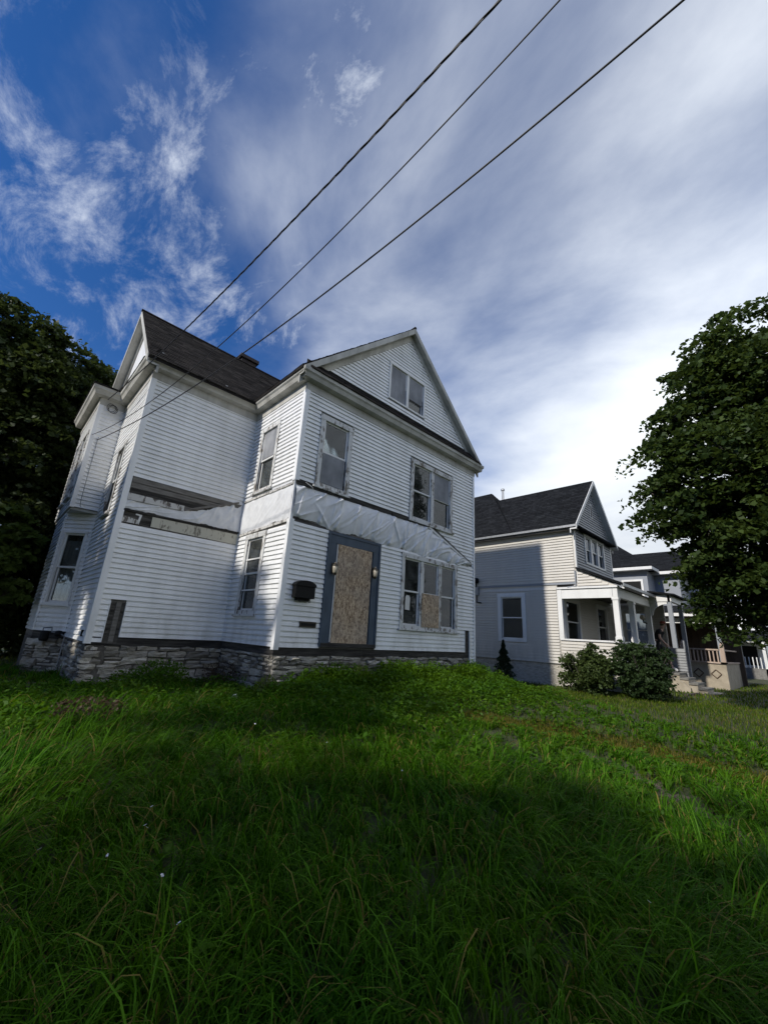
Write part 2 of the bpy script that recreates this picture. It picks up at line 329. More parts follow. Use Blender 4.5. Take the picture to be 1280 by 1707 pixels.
# ------------------------------------------------------------------ siding boards
LAP = .1016
BPROF = [(-.031, 0.), (0, 0.), (0, LAP + .004), (-.002, LAP + .004), (-.004, LAP * .76), (-.021, LAP * .66)]
def board_mesh(seed):
    r = random.Random(seed); mb = MB(); n = 4; c = len(BPROF)
    for i in range(n + 1):
        w = r.uniform(-.002, .002); q = r.uniform(-.0022, .0022)
        mb.v += [(i / n, y + (w if y < -.004 else 0), z + q * (1 if z < .01 else .4)) for y, z in BPROF]
    for i in range(n):
        for k in (0, 3, 4, 5): mb.f.append((i * c + k, i * c + (k + 1) % c, (i + 1) * c + (k + 1) % c, (i + 1) * c + k))
    mb.f += [tuple(range(c)), tuple(n * c + k for k in range(c))[::-1]]
    return mb
SEGS = []
def siding(wall, u0, u1, z0, z1, cuts, parent, d=.003, clip=None, lap=LAP):
    k = 0; z = z0
    while z < z1 - .03:
        a, b = (u0, u1) if clip is None else clip(z + lap * .5)
        if b - a > .04:
            iv = [(a, b)]
            for c in cuts:
                if c[2] < z + lap * .55 and c[3] > z + lap * .45:
                    iv2 = []
                    for p, q in iv:
                        if c[1] <= p or c[0] >= q: iv2.append((p, q))
                        else:
                            if c[0] - p > .03: iv2.append((p, c[0]))
                            if q - c[1] > .03: iv2.append((c[1], q))
                    iv = iv2
            for p, q in iv:
                j_ = random.Random(int(z * 1000 + p * 77))
                if q - p > 3.9:
                    c_ = p + (q - p) * j_.uniform(.3, .7); SEGS.append((wall, p, c_ + .012, z, d + .002, parent)); SEGS.append((wall, c_, q, z, d, parent))
                else: SEGS.append((wall, p, q, z, d, parent))
        z += lap; k += 1
def proj(P):
    d = Vector(P) - CAM; z = d.dot(FW)
    return None if z < .2 else (640 + FPX * d.dot(RT) / z, 853.5 - FPX * d.dot(UP) / z)
def flush_siding(root, mat, individual=300, name='siding_board'):
    global SEGS
    sc = []
    for s in SEGS:
        w, p, q, z, d, par = s; a = proj(w.p(p, z)); b = proj(w.p(q, z)); c = proj(w.p(p, z + LAP))
        facing = w.n.dot(CAM - Vector(w.p((p + q) / 2, z))) > 0
        if not (a and b and c) or not facing: sc.append(0); continue
        x0, x1 = sorted((a[0], b[0])); y = (a[1] + b[1]) / 2
        if x1 < 0 or x0 > 1280: sc.append(0); continue
        sc.append(math.hypot(min(x1, 1280) - max(x0, 0), b[1] - a[1]) * math.hypot(c[0] - a[0], c[1] - a[1]))
    order = sorted(range(len(SEGS)), key=lambda i: -sc[i]); ind = set(order[:individual])
    meshes = [board_mesh(i).mesh('siding_board', mat) for i in range(7)]
    rest = MB()
    for i, (w, p, q, z, d, par) in enumerate(SEGS):
        rr = random.Random(i)
        if i in ind:
            o = bpy.data.objects.new(name, meshes[rr.randrange(7)]); COL.objects.link(o); o.parent = par
            if par.type == 'EMPTY': o.matrix_parent_inverse = Matrix.Translation(-par.location)
            o.location = Vector(w.p(p, z + rr.uniform(-.0015, .0015), d + rr.uniform(0, .003))); o.rotation_euler = (0, 0, w.a + rr.uniform(-.0012, .0012) / max(q - p, .5)); o.scale = (q - p, 1, 1)
        else:
            dd = d + rr.uniform(0, .003); n = max(1, int((q - p) / 1.2))
            for k in range(n):
                a, b = p + (q - p) * k / n, p + (q - p) * (k + 1) / n
                rest.add([w.p(e, z + h, dd + g) for e in (a, b) for g, h in ((0, 0), (.031, 0), (.021, LAP * .64), (.004, LAP * .76), (.002, LAP + .003))],
                         [(0, 1, 6, 5), (1, 2, 7, 6), (2, 3, 8, 7), (3, 4, 9, 8), (0, 4, 3, 2, 1), (5, 6, 7, 8, 9)])
    if rest.v: tag(rest.build('siding', mat, root), kind='stuff')
    SEGS = []

# ------------------------------------------------------------------ windows
def window(root, wall, u0, u1, z0, z1, lights=1, case=.11, mull=.10, mat='peeling_paint', sash='white_trim', curtains=None, sill=True, meet=.5, deep=.0, parts=True, label=None, storm=False, opened=(), screens=()):
    """casing outer bounds u0..u1, z0..z1; returns (hole, window object)"""
    h = (u0 + case, u1 - case, z0 + case * .7, z1 - case)
    mb = MB()
    wall.box(mb, u0, u0 + case, z0, z1 - case, -.05, .050); wall.box(mb, u1 - case, u1, z0, z1 - case, -.05, .050)
    wall.box(mb, u0 - .015, u1 + .015, z1 - case, z1, -.05, .056); wall.box(mb, u0 + case, u1 - case, z0, z0 + case * .7, -.05, .044)
    lw = (h[1] - h[0] - mull * (lights - 1)) / lights
    for k in range(1, lights):
        a = h[0] + k * lw + (k - 1) * mull; wall.box(mb, a, a + mull, h[2], h[3], -.05, .040)
    w = mb.build('window', mat, root)
    if label: w['label'] = label
    if sill:
        m2 = MB(); wall.box(m2, u0 - .04, u1 + .04, z0 - .045, z0 - .002, -.02, .085); m2.build('sill', mat, w)
    for k in range(lights):
        a = h[0] + k * (lw + mull); b = a + lw; zm = h[2] + (h[3] - h[2]) * meet
        for up in (1, 0):
            za, zb = (zm - .02, h[3]) if up else (h[2], zm + .02)
            if k in opened and not up: za += .16; zb += .16
            d1 = .006 - deep if up else -.026 - deep; sw = .042; m2 = MB()
            wall.box(m2, a, a + sw, za, zb, d1 - .028, d1); wall.box(m2, b - sw, b, za, zb, d1 - .028, d1)
            wall.box(m2, a + sw, b - sw, za, za + sw, d1 - .028, d1); wall.box(m2, a + sw, b - sw, zb - sw, zb, d1 - .028, d1)
            m2.build('sash', sash, w)
            m3 = MB(); wall.box(m3, a + sw - .003, b - sw + .003, za + sw - .003, zb - sw + .003, d1 - .017, d1 - .012); m3.build('pane', PANE, w)
        for scr in screens:
            if scr[0] == k:
                m2 = MB(); Z0 = h[2] + (h[3] - h[2]) * scr[1] + .03; Z1 = h[2] + (h[3] - h[2]) * scr[2] - .03; wall.box(m2, a + .035, b - .035, Z0, Z1, .010, .014); m2.build('insect_screen', 'screen_mesh', w)
        if storm:
            m2 = MB()
            for zf in (.27, .70):
                zc = h[2] + (h[3] - h[2]) * zf; wall.box(m2, a, b, zc - .016, zc + .016, .008, .018)
            m2.build('storm_bar', sash, w)
        c = curtains[k] if curtains else None
        if c:
            cm, t0, t1, s0, s1 = c                              # material, height range, width range (fractions)
            n = 26; m4 = MB(); A = a + (b - a) * s0; B = a + (b - a) * s1; Z0 = h[2] + (h[3] - h[2]) * t0; Z1 = h[2] + (h[3] - h[2]) * t1
            rr = random.Random(int(u0 * 100 + k)); ph = rr.uniform(0, 6)
            for i in range(n + 1):
                f = i / n; dd = -.13 + .022 * math.sin(f * 29 + ph) + .012 * math.sin(f * 61 + ph * 2)
                m4.v += [wall.p(A + (B - A) * f, Z0 + .02 * math.sin(f * 9), dd + .01), wall.p(A + (B - A) * f, Z1, dd)]
            m4.f = [(2 * i, 2 * i + 2, 2 * i + 3, 2 * i + 1) for i in range(n)]
            m4.build('curtain', cm, w, True)
    return h, w

# ------------------------------------------------------------------ roofs
def slab(mb, p0, p1, p2, p3, th):
    """quad p0 p1 (eave) p2 p3 (ridge), thickened downwards"""
    P = [Vector(p) for p in (p0, p1, p2, p3)]; dn = Vector((0, 0, -th))
    return mb.hexa([*(p + dn for p in P), *P])
def shingles(p0, p1, p2, p3, seed, course=.135, tab=.31, th=.010):
    r = random.Random(seed); P0, P1, P2, P3 = [Vector(p) for p in (p0, p1, p2, p3)]
    nrm = (P1 - P0).cross(P3 - P0).normalized()
    if nrm.z < 0: nrm = -nrm
    H = (P3 - P0).length; n = int(H / course); mb = MB()
    for i in range(n + 1):
        t0 = i / (n + 1); t1 = (i + 1.12) / (n + 1); t1 = min(t1, 1.0)
        A0 = P0.lerp(P3, t0); B0 = P1.lerp(P2, t0); A1 = P0.lerp(P3, t1); B1 = P1.lerp(P2, t1)
        m = max(1, int((B0 - A0).length / tab)); off = r.random() / m
        edges = [0] + [min(max((k + r.uniform(-.12, .12)) / m + off - 1 / m, .001), .999) for k in range(1, m + 1)] + [1]
        edges = sorted(set(edges))
        for a, b in zip(edges, edges[1:]):
            if b - a < .004: continue
            g = .0035 / max((B0 - A0).length, .1); a += g; b -= g
            lift = th + r.uniform(0, .008); dz = r.uniform(-.006, .004)
            q = [A0.lerp(B0, a), A0.lerp(B0, b), A1.lerp(B1, b), A1.lerp(B1, a)]
            dn = (P0 - P3).normalized() * -dz
            mb.add([q[0] + dn + nrm * .001, q[1] + dn + nrm * .001, q[0] + dn + nrm * lift, q[1] + dn + nrm * lift, q[2] + nrm * .004, q[3] + nrm * .004], [(0, 1, 3, 2), (2, 3, 4, 5)])
    return mb

# ------------------------------------------------------------------ ground
def sstep(a, b, x): t = np.clip((x - a) / (b - a), 0, 1); return t * t * (3 - 2 * t)
def seg_dist(x, y, pl):
    best = np.full(np.shape(x), 1e9)
    for (ax, ay), (bx, by) in zip(pl, pl[1:]):
        t = np.clip(((x - ax) * (bx - ax) + (y - ay) * (by - ay)) / ((bx - ax) ** 2 + (by - ay) ** 2), 0, 1)
        best = np.minimum(best, np.hypot(x - ax - t * (bx - ax), y - ay - t * (by - ay)))
    return best
PATH = [(2.3, -3.1), (3.1, -3.9), (3.6, -5.0), (3.5, -6.2), (3.4, -9.0)]        # sunken mown strip
DIRT = [(2.5, -4.55), (1.9, -5.45), (1.15, -6.35), (.5, -7.6)]                     # bare edge beside it
def gz(x, y):
    x = np.asarray(x, float); y = np.asarray(y, float)
    z = -1.20 + .32 * sstep(-7.5, -1.0, y) + .15 * np.exp(-((x - 3.6) / 2.7) ** 2 - ((y + 1.5) / 1.5) ** 2)
    z = z + (.15 + .05 * np.sin(x * 2.3)) * np.exp(-(y / .95) ** 2) * sstep(-.1, 1.4, x) * (1 - sstep(6.6, 8.0, x)) * (y < 1.5)
    z = z + (-1.02 - z) * sstep(6.3, 9.2, x)
    z = z - .09 * np.exp(-(seg_dist(x, y, PATH) / .45) ** 2) - .05 * np.exp(-(seg_dist(x, y, DIRT) / .22) ** 2)
    near = np.exp(-((x - 1) ** 2 + (y + 4) ** 2) / 90)
    return z + near * (.030 * np.sin(x * 1.9 + y * .7) * np.cos(y * 1.6 - x * .5) + .018 * np.sin(x * 4.3 - y * 3.1))
def build_ground():
    xs = np.concatenate([[-1500, -400, -120, -60, -35], np.arange(-22, 30, .3), [36, 60, 120, 400, 1500]])
    ys = np.concatenate([[-1500, -400, -120, -60, -35], np.arange(-20, 14, .3), [20, 40, 80, 200, 600, 1500]])
    X, Y = np.meshgrid(xs, ys, indexing='ij'); V = np.stack([X, Y, gz(X, Y)], -1).reshape(-1, 3)
    ny = len(ys); i, j = np.meshgrid(np.arange(len(xs) - 1), np.arange(ny - 1), indexing='ij'); k = (i * ny + j).ravel()
    o = np_mesh('ground', V, np.stack([k, k + ny, k + ny + 1, k + 1], 1), 'soil', None, True); tag(o, kind='structure')
build_ground()
def dirt_patch():
    mb = MB(); pts = []
    n = 40; P = [Vector((*p, 0)) for p in DIRT]
    for i in range(n + 1):
        t = i / n * (len(P) - 1); k = min(int(t), len(P) - 2); q = P[k].lerp(P[k + 1], t - k); d = (P[k + 1] - P[k]).normalized(); nn = Vector((-d.y, d.x, 0))
        w = .16 * math.sin(math.pi * (i + 1) / (n + 2)) * (1 + .4 * math.sin(i * 1.7) + .25 * math.sin(i * 3.9))
        for s in (-1, 1):
            v = q + nn * w * s; mb.v.append((v.x, v.y, float(gz(v.x, v.y)) + .012))
    mb.f = [(2 * i, 2 * i + 1, 2 * i + 3, 2 * i + 2) for i in range(n)]
    tag(mb.build('dirt_path', 'bare_dirt', None, True), kind='structure')
dirt_patch()

# ------------------------------------------------------------------ the boarded-up house
W, D, E_ = 6.71, 2.355, 2.596
house = thing('abandoned_house', (3.0, 3.0, -.95), 'derelict white clapboard house with boarded front door, torn sheeting and rubble stone foundation', 'house')
wf = Wall((0, 0), 0); wi = Wall((0, D), -math.pi / 2); ww = Wall((-E_, D), 0); wl = Wall((-E_, 8.0), -math.pi / 2)
wb = Wall((-3.15, 5.334), -math.pi / 4); wbo = Wall((-3.15, 6.9), -math.pi / 2)
wx = Wall((-3.17, 4.75), 0); wxo = Wall((-3.17, 7.4), -math.pi / 2)
YL = lambda y: 8.0 - y
SOF = 5.88
G_ = 'curtain'; Wc = 'curtain_white'
# windows first, so that the walls know their openings
hT, w_ = window(house, wf, 3.38, 5.80, .53, 2.45, 3, .12, .15, curtains=[None, None, None], label='triple front window with one sash boarded over')
m = MB(); wf.box(m, 4.20, 4.93, .60, 1.47, .045, .058); m.build('window_board', 'strand_board', w_)
m = MB(); m.v = [wf.p(u, z, -.012) for u, z in ((3.62, 1.00), (3.79, .99), (3.80, 1.30), (3.77, 1.36), (3.66, 1.37), (3.62, 1.31))]; m.f = [(0, 1, 2, 3, 4, 5)]
notice = m.build('paper_notice', 'paper'); tag(notice, 'white paper notice stuck inside left pane of the triple window', 'notice')
hU1, _ = window(house, wf, .45, 1.42, 3.43, 5.22, 1, .13, curtains=[None], screens=[(0, 0, .5)])
hU2, _ = window(house, wf, 3.59, 5.53, 3.41, 5.22, 2, .13, .13, curtains=[(Wc, .45, 1, 0, 1), (Wc, 0, 1, 0, 1)], screens=[(1, .48, 1)])
hA, _ = window(house, wf, 2.53, 4.09, 6.68, 7.87, 2, .07, .10, 'white_trim', curtains=[None, None], sill=False, screens=[(0, 0, 1), (1, .28, 1)])
hI1, _ = window(house, wi, .50, 1.39, 3.46, 5.20, 1, .10, curtains=[(Wc, 0, 1, 0, 1)], screens=[(0, .5, 1)], label='sunlit side window with lace curtain')
hI0, _ = window(house, wi, .53, 1.47, .60, 2.42, 1, .12, curtains=[(Wc, 0, .30, .4, 1)], storm=True)
hL, _ = window(house, wl, YL(4.05), YL(3.25), 2.62, 4.35, 1, .10, curtains=[(G_, 0, 1, 0, 1)])
hB, _ = window(house, wb, .07, .68, .60, 2.36, 1, .06, mat='white_trim', curtains=[(G_, 0, .9, 0, 1)])
hX1, _ = window(house, wxo, 7.4 - 6.05, 7.4 - 5.30, 3.25, 5.10, 1, .09)
hX2, _ = window(house, wxo, 7.4 - 7.05, 7.4 - 6.35, 3.25, 5.10, 1, .09)
DOOR = (1.00, 2.58, .0, 2.52)
# sheathing
front_wall = wf.sheet(0, W, -.14, 6.1, [hT, hU1, hU2, (1.3, 2.3, .1, 2.2)], name='front_wall', mat='grey_wood', parent=house)
inner_wall = wi.sheet(.06, D, -.14, 6.0, [hI1, hI0], name='side_wall', mat='grey_wood', parent=house)
wing_wall = ww.sheet(0, E_ - .001, -.14, 6.0, [], name='wing_wall', mat='grey_wood', parent=house)
left_wall = wl.sheet(0, YL(D) - .06, -.14, 6.0, [hL, (YL(6.9), YL(4.9), .0, 2.6), (YL(7.3), YL(4.9), 2.9, 5.8)], name='left_wall', mat='grey_wood', parent=house)
bay_wall = wb.sheet(0, .78, -.14, 2.86, [hB], name='bay_wall', mat='grey_wood', parent=house)
wbo.sheet(0, 6.9 - 5.334, -.14, 2.86, [], name='bay_wall', mat='grey_wood', parent=house)
Wall((-E_, 7.45), math.pi * 1.25).sheet(0, .78, -.14, 2.86, [], name='bay_wall', mat='grey_wood', parent=house)
box_wall = wx.sheet(.0, .574, 2.86, 5.9, [], name='bay_wall', mat='grey_wood', parent=house)
boxo_wall = wxo.sheet(0, 7.4 - 4.811, 2.86, 5.9, [hX1, hX2], name='bay_wall', mat='grey_wood', parent=house)
m = MB(); m.box(-3.168, -E_ + .03, 4.752, 7.4, 2.80, 2.859); m.build('bay_underside', 'old_cornice', house)
m = MB(); m.box(W - .06, W, .06, 9.0, -.14, 6.0); m.build('right_wall', 'white_vinyl', house)
m = MB(); m.box(-E_ + .06, W, 8.94, 9.0, -.14, 6.0); m.build('rear_wall', 'white_vinyl', house)
m = MB(); m.box(-E_ + .07, W - .07, 2.44, 8.9, -.12, -.02); m.box(.07, W - .07, .08, 2.44, -.12, -.02); m.box(-E_ + .07, W - .07, 2.44, 8.9, 2.86, 2.98); m.box(.07, W - .07, .08, 2.44, 2.86, 2.98)
m.box(-E_ + .07, W - .07, 2.44, 8.9, 5.90, 5.99); m.box(.07, W - .07, .08, 2.44, 5.90, 5.99); m.build('floor_deck', 'room', house)
m = MB(); m.box(.07, W - .1, 3.2, 3.3, -.02, 2.86); m.box(.07, W - .1, 3.2, 3.3, 2.98, 5.9); m.box(2.9, 3.0, .1, 3.2, -.02, 2.86); m.build('inner_partition', 'room', house)
# front gable triangle
RX, RZ, EZ = W / 2, 9.43, 6.08; SL = (RZ - EZ) / (RX + .27)
def gable_x(z): h = (RZ - .13 - z) / SL; return (RX - h, RX + h)
m = MB(); z = 6.1
while z < 9.25:
    a, b = gable_x(z + .05); a = max(a, 0); b = min(b, W)
    if hA[2] < z + .05 < hA[3]:
        wf.box(m, a, hA[0], z, z + .05, -.06, 0); wf.box(m, hA[1], b, z, z + .05, -.06, 0)
    else: wf.box(m, a, b, z, z + .05, -.06, 0)
    z += .05
gable_wall = m.build('gable_wall', 'grey_wood', house)
# siding
def slope_clip(z): return (6.52 - (z - 2.60) / .80 * 2.04 + .05, W - .06)
DC = (DOOR[0], DOOR[1], -1, DOOR[3]); tc = lambda a, b, c, d_: (a, b, c, d_)
siding(wf, .07, W - .06, 0, 2.50, [DC, (3.38, 5.80, .50, 2.46), (6.19, 6.43, -1, .60)], front_wall)
siding(wf, 6.43, W - .06, -.305, -.02, [], front_wall)
siding(wf, .07, W - .06, LAP * 25, 3.40, [], front_wall, clip=lambda z: slope_clip(z))
siding(wf, .07, W - .06, LAP * 34, 5.64, [(.45, 1.42, 3.40, 5.23), (3.57, 5.55, 3.38, 5.23)], front_wall)
def gclip(z): a, b = gable_x(z); return (max(a + .10, .08), min(b - .10, W - .08))
siding(wf, 0, W, 6.44, 9.15, [(2.53, 4.09, 6.66, 7.88)], gable_wall, clip=gclip)
siding(wi, .03, D - .07, 0, 2.44, [(.53, 1.47, .57, 2.42)], inner_wall)
siding(wi, .03, D - .07, LAP * 33, 5.72, [(.50, 1.39, 3.43, 5.20)], inner_wall)
siding(ww, .075, E_ - .03, 0, 2.24, [(.236, .506, -.1, .66)], wing_wall)
siding(ww, .075, .236, -LAP, -.01, [], wing_wall)
siding(ww, .075, E_ - .03, LAP * 32.2, 5.66, [], wing_wall)
siding(wl, YL(4.78), YL(D) - .07, -LAP, 2.86, [(YL(4.05), YL(3.25), 2.59, 4.36)], left_wall)
siding(wl, YL(4.75), YL(D) - .07, LAP * 28, 5.64, [(YL(4.05), YL(3.25), 2.59, 4.36)], left_wall)
siding(wb, .03, .76, 0, 2.78, [(.07, .68, .57, 2.37)], bay_wall)
siding(wbo, 0, 6.9 - 5.36, 0, 2.78, [], bay_wall)
siding(wx, .05, .56, LAP * 28.3, 5.70, [], box_wall)
siding(wxo, 0, 7.4 - 4.78, LAP * 28.3, 5.70, [(7.4 - 6.05, 7.4 - 5.30, 3.2, 5.12), (7.4 - 7.05, 7.4 - 6.35, 3.2, 5.12)], boxo_wall)
flush_siding(house, 'white_vinyl', 300)
# corner boards
def cboard(wall, u0, u1, z0, z1, d=.044, mat='white_vinyl'):
    m = MB(); wall.box(m, u0, u1, z0, z1, -.003, d); return m.build('corner_board', mat, house)
cboard(wf, -.044, .068, -.05, 2.55); cboard(wf, -.044, .068, 3.40, SOF - .02)
cboard(wi, D - .068, D - .001, -.05, 2.55, .043); cboard(wi, D - .068, D - .001, 3.40, SOF - .02, .043)
cboard(wf, -.03, .03, 2.55, 3.40, .028, 'plastic_sheet'); cboard(wi, D - .03, D - .001, 2.55, 3.40, .027, 'plastic_sheet')
cboard(wf, W - .058, W + .02, -.34, SOF - .02)
cboard(ww, -.044, .073, -.13, SOF - .02); cboard(wl, YL(D) - .073, YL(D) - .001, -.13, SOF - .02, .043)
cboard(wi, .0, .03, 0, SOF - .02, .040); cboard(ww, E_ - .03, E_ - .002, 0, SOF - .02, .040)
cboard(wx, -.042, .05, 2.86, SOF - .02); cboard(wb, .0, .035, 0, 2.8, .041); cboard(wb, .755, .775, 0, 2.78, .041)
for u in (.236, .506): cboard(ww, u - (.012 if u < .3 else -.002), u + (.002 if u < .3 else .014), -LAP if u < .3 else 0, .67, .041)
for u in (6.178, 6.424): cboard(wf, u, u + .016, -.3 if u > 6.3 else 0, .60, .041)
# stud seen through the torn siding
m = MB(); ww.box(m, .34, .43, -.12, .66, .004, .022); m.build('stud', 'grey_wood', house)
for wq_, a, b in ((ww, .24, .335), (ww, .435, .50), (wf, 6.195, 6.42)): m = MB(); wq_.box(m, a, b, -.12, .6 if a > 1 else .66, .003, .009); m.build('exposed_sheathing', 'rotten_wood', house)
# sill timbers
for wll, a, b, z0 in ((wf, -.02, W, -.15), (wi, 0, D, -.15), (ww, 0, E_, -.16), (wl, YL(4.75), YL(D), -.17), (wb, 0, .77, -.16)):
    n = max(1, round((b - a) / 2.2))
    for k in range(n):
        m = MB(); wll.box(m, a + (b - a) * k / n + .004, a + (b - a) * (k + 1) / n - .004, z0 + random.uniform(-.01, .01), -.006, -.05, .004 + random.uniform(-.012, .008)); m.build('sill_beam', 'rotten_wood', house)
# foundation
def rock_mesh(seed):
    r = random.Random(seed); mb = MB()
    nx, nz = 3, 2; g = {}
    for i in range(nx + 1):
        for k in range(nz + 1):
            e = (i in (0, nx)) + (k in (0, nz))
            x = i / nx; zz = k / nz
            jx = r.uniform(-.05, .05); jz = r.uniform(-.12, .12)
            y = -.5 * [1.0, .86, .66][e] * r.uniform(.6, 1.4)
            g[i, k] = len(mb.v); mb.v.append((x + (jx if e else jx * 2), y, zz + jz))
    rim = [(i, 0) for i in range(nx + 1)] + [(nx, k) for k in range(1, nz + 1)] + [(i, nz) for i in range(nx - 1, -1, -1)] + [(0, k) for k in range(nz - 1, 0, -1)]
    back = []
    for i, k in rim:
        v = mb.v[g[i, k]]; back.append(len(mb.v)); mb.v.append((v[0], .6, v[2]))
    for i in range(nx):
        for k in range(nz): mb.f.append((g[i, k], g[i + 1, k], g[i + 1, k + 1], g[i, k + 1]))
    for q in range(len(rim)):
        a, b = rim[q], rim[(q + 1) % len(rim)]; mb.f.append((g[a], back[q], back[(q + 1) % len(rim)], g[b]))
    return mb.mesh('stone', 'stone')
ROCKS = [rock_mesh(i) for i in range(12)]
def stones(wall, u0, u1, z0, z1, root, seed):
    r = random.Random(seed); m = MB(); wall.box(m, u0, u1, z0 - .1, z1, -.35, -.03); f = m.build('foundation', 'mortar', root)
    z = z1
    while z > z0:
        h = r.choice([.07, .09, .11, .13, .17]); u = u0 - r.uniform(0, .15)
        while u < u1 - .02:
            w = r.uniform(.16, .30) + h * r.uniform(.3, 2.2); a = max(u, u0); b = min(u + w, u1 + .02)
            if b - a > .06:
                n = 2 if (h > .10 and r.random() < .45) else 1; spl = r.uniform(.35, .65); cuts_ = [0, spl, 1] if n == 2 else [0, 1]
                for k in range(n):
                    c0, c1 = cuts_[k], cuts_[k + 1]; hh = h * (c1 - c0); o = bpy.data.objects.new('stone', r.choice(ROCKS)); COL.objects.link(o); o.parent = f
                    dx = r.uniform(.004, .05 if n == 2 else .02)
                    o.location = wall.p(a + dx, z - h + h * c0 + r.uniform(.003, .014), -.045 + r.uniform(-.02, .02)); o.rotation_euler = (r.uniform(-.06, .06), r.uniform(-.05, .05), wall.a + r.uniform(-.08, .08))
                    o.scale = (b - a - dx - r.uniform(.004, .03), r.uniform(.09, .17), hh - r.uniform(.008, .022))
            u += w
        z -= h
stones(ww, .0, E_, -1.0, -.155, house, 1); stones(wi, 0, D, -1.0, -.15, house, 2); stones(wf, .0, W, -.78, -.15, house, 3)
stones(wl, YL(4.75), YL(D), -1.0, -.165, house, 4); stones(wb, -.1, .76, -1.0, -.16, house, 5)
m = MB(); wbo.box(m, 0, 1.55, -1.1, -.15, -.3, 0); m.box(W - .3, W - .02, .3, 9, -1.2, -.15); m.box(-E_, W, 8.7, 8.98, -1.2, -.15); m.build('foundation_core', 'mortar', house)

# cornices and roofs
CPROF = [(0, -.24), (.045, -.24), (.05, -.06), (.20, -.035), (.235, .05), (.27, .085), (.275, .165), (.0, .165)]
def cornice(wall, u0, u1, parent, m0=0, m1=0, name='cornice', mat='old_cornice', prof=CPROF, base=SOF):   # m0, m1: mitre at either end (+1 outward, -1 inward)
    m = MB(); m.prism([wall.p(u0 - d * m0, base + z, d) for d, z in prof], [wall.p(u1 + d * m1, base + z, d) for d, z in prof]); return m.build(name, mat, parent)
roofm = MB()
FL = ((-.30, -.2, EZ), (-.27, 9.2, EZ), (RX, 9.2, RZ), (RX, -.2, RZ)); FR = ((W + .27, 9.2, EZ), (W + .27, -.2, EZ), (RX, -.2, RZ), (RX, 9.2, RZ))
WY, WZ, WEZ = 4.86, 8.95, 6.00; ws_ = (WZ - WEZ) / (WY - 2.05); YB = 2 * WY - 2.05
WF_ = ((-2.85, 2.05, WEZ), (3.2, 2.05, WEZ), (3.2, WY, WZ), (-2.85, WY, WZ)); WB_ = ((3.2, YB, WEZ), (-2.85, YB, WEZ), (-2.85, WY, WZ), (3.2, WY, WZ))
for q in (FL, FR): slab(roofm, *q, .07)
roof_front = roofm.build('roof', 'shingle_old', house)
# wing roof in two halves that stop short of the front block's eave so nothing hangs below it
def cut(x0, x1, y0, y1): return None
m = MB(); slab(m, (-2.85, 2.05, WEZ), (-.2, 2.05, WEZ), (3.0, WY, WZ), (-2.85, WY, WZ), .07); slab(m, *WB_, .07); roof_wing = m.build('roof', 'shingle_old', house)
tag(shingles(*FL, 1).build('shingles', 'shingle_old', roof_front), kind='stuff'); tag(shingles(*FR, 2).build('shingles', 'shingle_old', roof_front), kind='stuff')
tag(shingles((-2.86, 2.03, WEZ + .004), (-.22, 2.03, WEZ + .004), (3.0, WY, WZ + .004), (-2.86, WY, WZ + .004), 3).build('shingles', 'shingle_old', roof_wing), kind='stuff')
m = MB(); m.tube([(-2.87, WY, WZ + .01), (2.9, WY, WZ + .01)], .05, 6); m.build('ridge_cap', 'shingle_old', roof_wing)
m = MB(); m.tube([(RX, -.21, RZ + .01), (RX, 9.1, RZ + .01)], .05, 6); m.build('ridge_cap', 'shingle_old', roof_front)
cornice(wi, 0, D, house, -1, 1); cornice(ww, 0, E_, house, 1, -1); cornice(wf, 0, W, house, 1, 1)
cornice(wl, YL(4.75), YL(D), house, -1, 1); cornice(wx, 0, .574, house, 1, -1); cornice(wxo, 0, 7.4 - 4.75, house, 0, 1)
m = MB(); m.box(W, W + .27, -.19, 9.1, 5.86, 6.02); m.build('cornice', 'old_cornice', house)
# box bay flat roof and pent roofs
m = MB(); m.box(-3.46, -2.5, 4.46, 7.6, 6.046, 6.09); m.build('bay_roof', 'shingle_old', house)
def pent(wall, u0, u1, z0, z1, dep):
    m = MB(); m.prism([wall.p(u0, z0, dep), wall.p(u0, z1, .0), wall.p(u0, z0, 0)], [wall.p(u1, z0, dep), wall.p(u1, z1, .0), wall.p(u1, z0, 0)]); o = m.build('pent_roof', 'shingle_old', house)
    tag(shingles(wall.p(u0, z0, dep + .012), wall.p(u1, z0, dep + .012), wall.p(u1, z1, .0), wall.p(u0, z1, .0), 5, .11).build('shingles', 'shingle_old', o), kind='stuff')
pent(wf, -.10, W + .10, 6.047, 6.44, .285); pent(wl, YL(7.6), YL(2.3), 6.047, 6.42, .27)
# rakes of the front gable
def rake(x0, z0, x1, z1, yo, yi, parent, wall=None):
    m = MB(); t = .19
    m.prism([(x0, yo, z0 - .012), (x0, yo, z0 - t), (x1, yo, z1 - t), (x1, yo, z1 - .012)], [(x0, yo + .03, z0 - .012), (x0, yo + .03, z0 - t), (x1, yo + .03, z1 - t), (x1, yo + .03, z1 - .012)])
    m.prism([(x0, yo + .03, z0 - t + .02), (x0, yo + .03, z0 - t - .01), (x1, yo + .03, z1 - t - .01), (x1, yo + .03, z1 - t + .02)], [(x0, yi, z0 - t + .02), (x0, yi, z0 - t - .01), (x1, yi, z1 - t - .01), (x1, yi, z1 - t + .02)])
    m.prism([(x0, yi - .05, z0 - t), (x0, yi - .05, z0 - t - .20), (x1, yi - .05, z1 - t - .20), (x1, yi - .05, z1 - t)], [(x0, yi, z0 - t), (x0, yi, z0 - t - .20), (x1, yi, z1 - t - .20), (x1, yi, z1 - t)])
    return m.build('rake_board', 'old_cornice', parent)
rake(-.26, EZ + .01, RX, RZ, -.21, 0, house); rake(W + .26, EZ + .01, RX, RZ, -.21, 0, house)
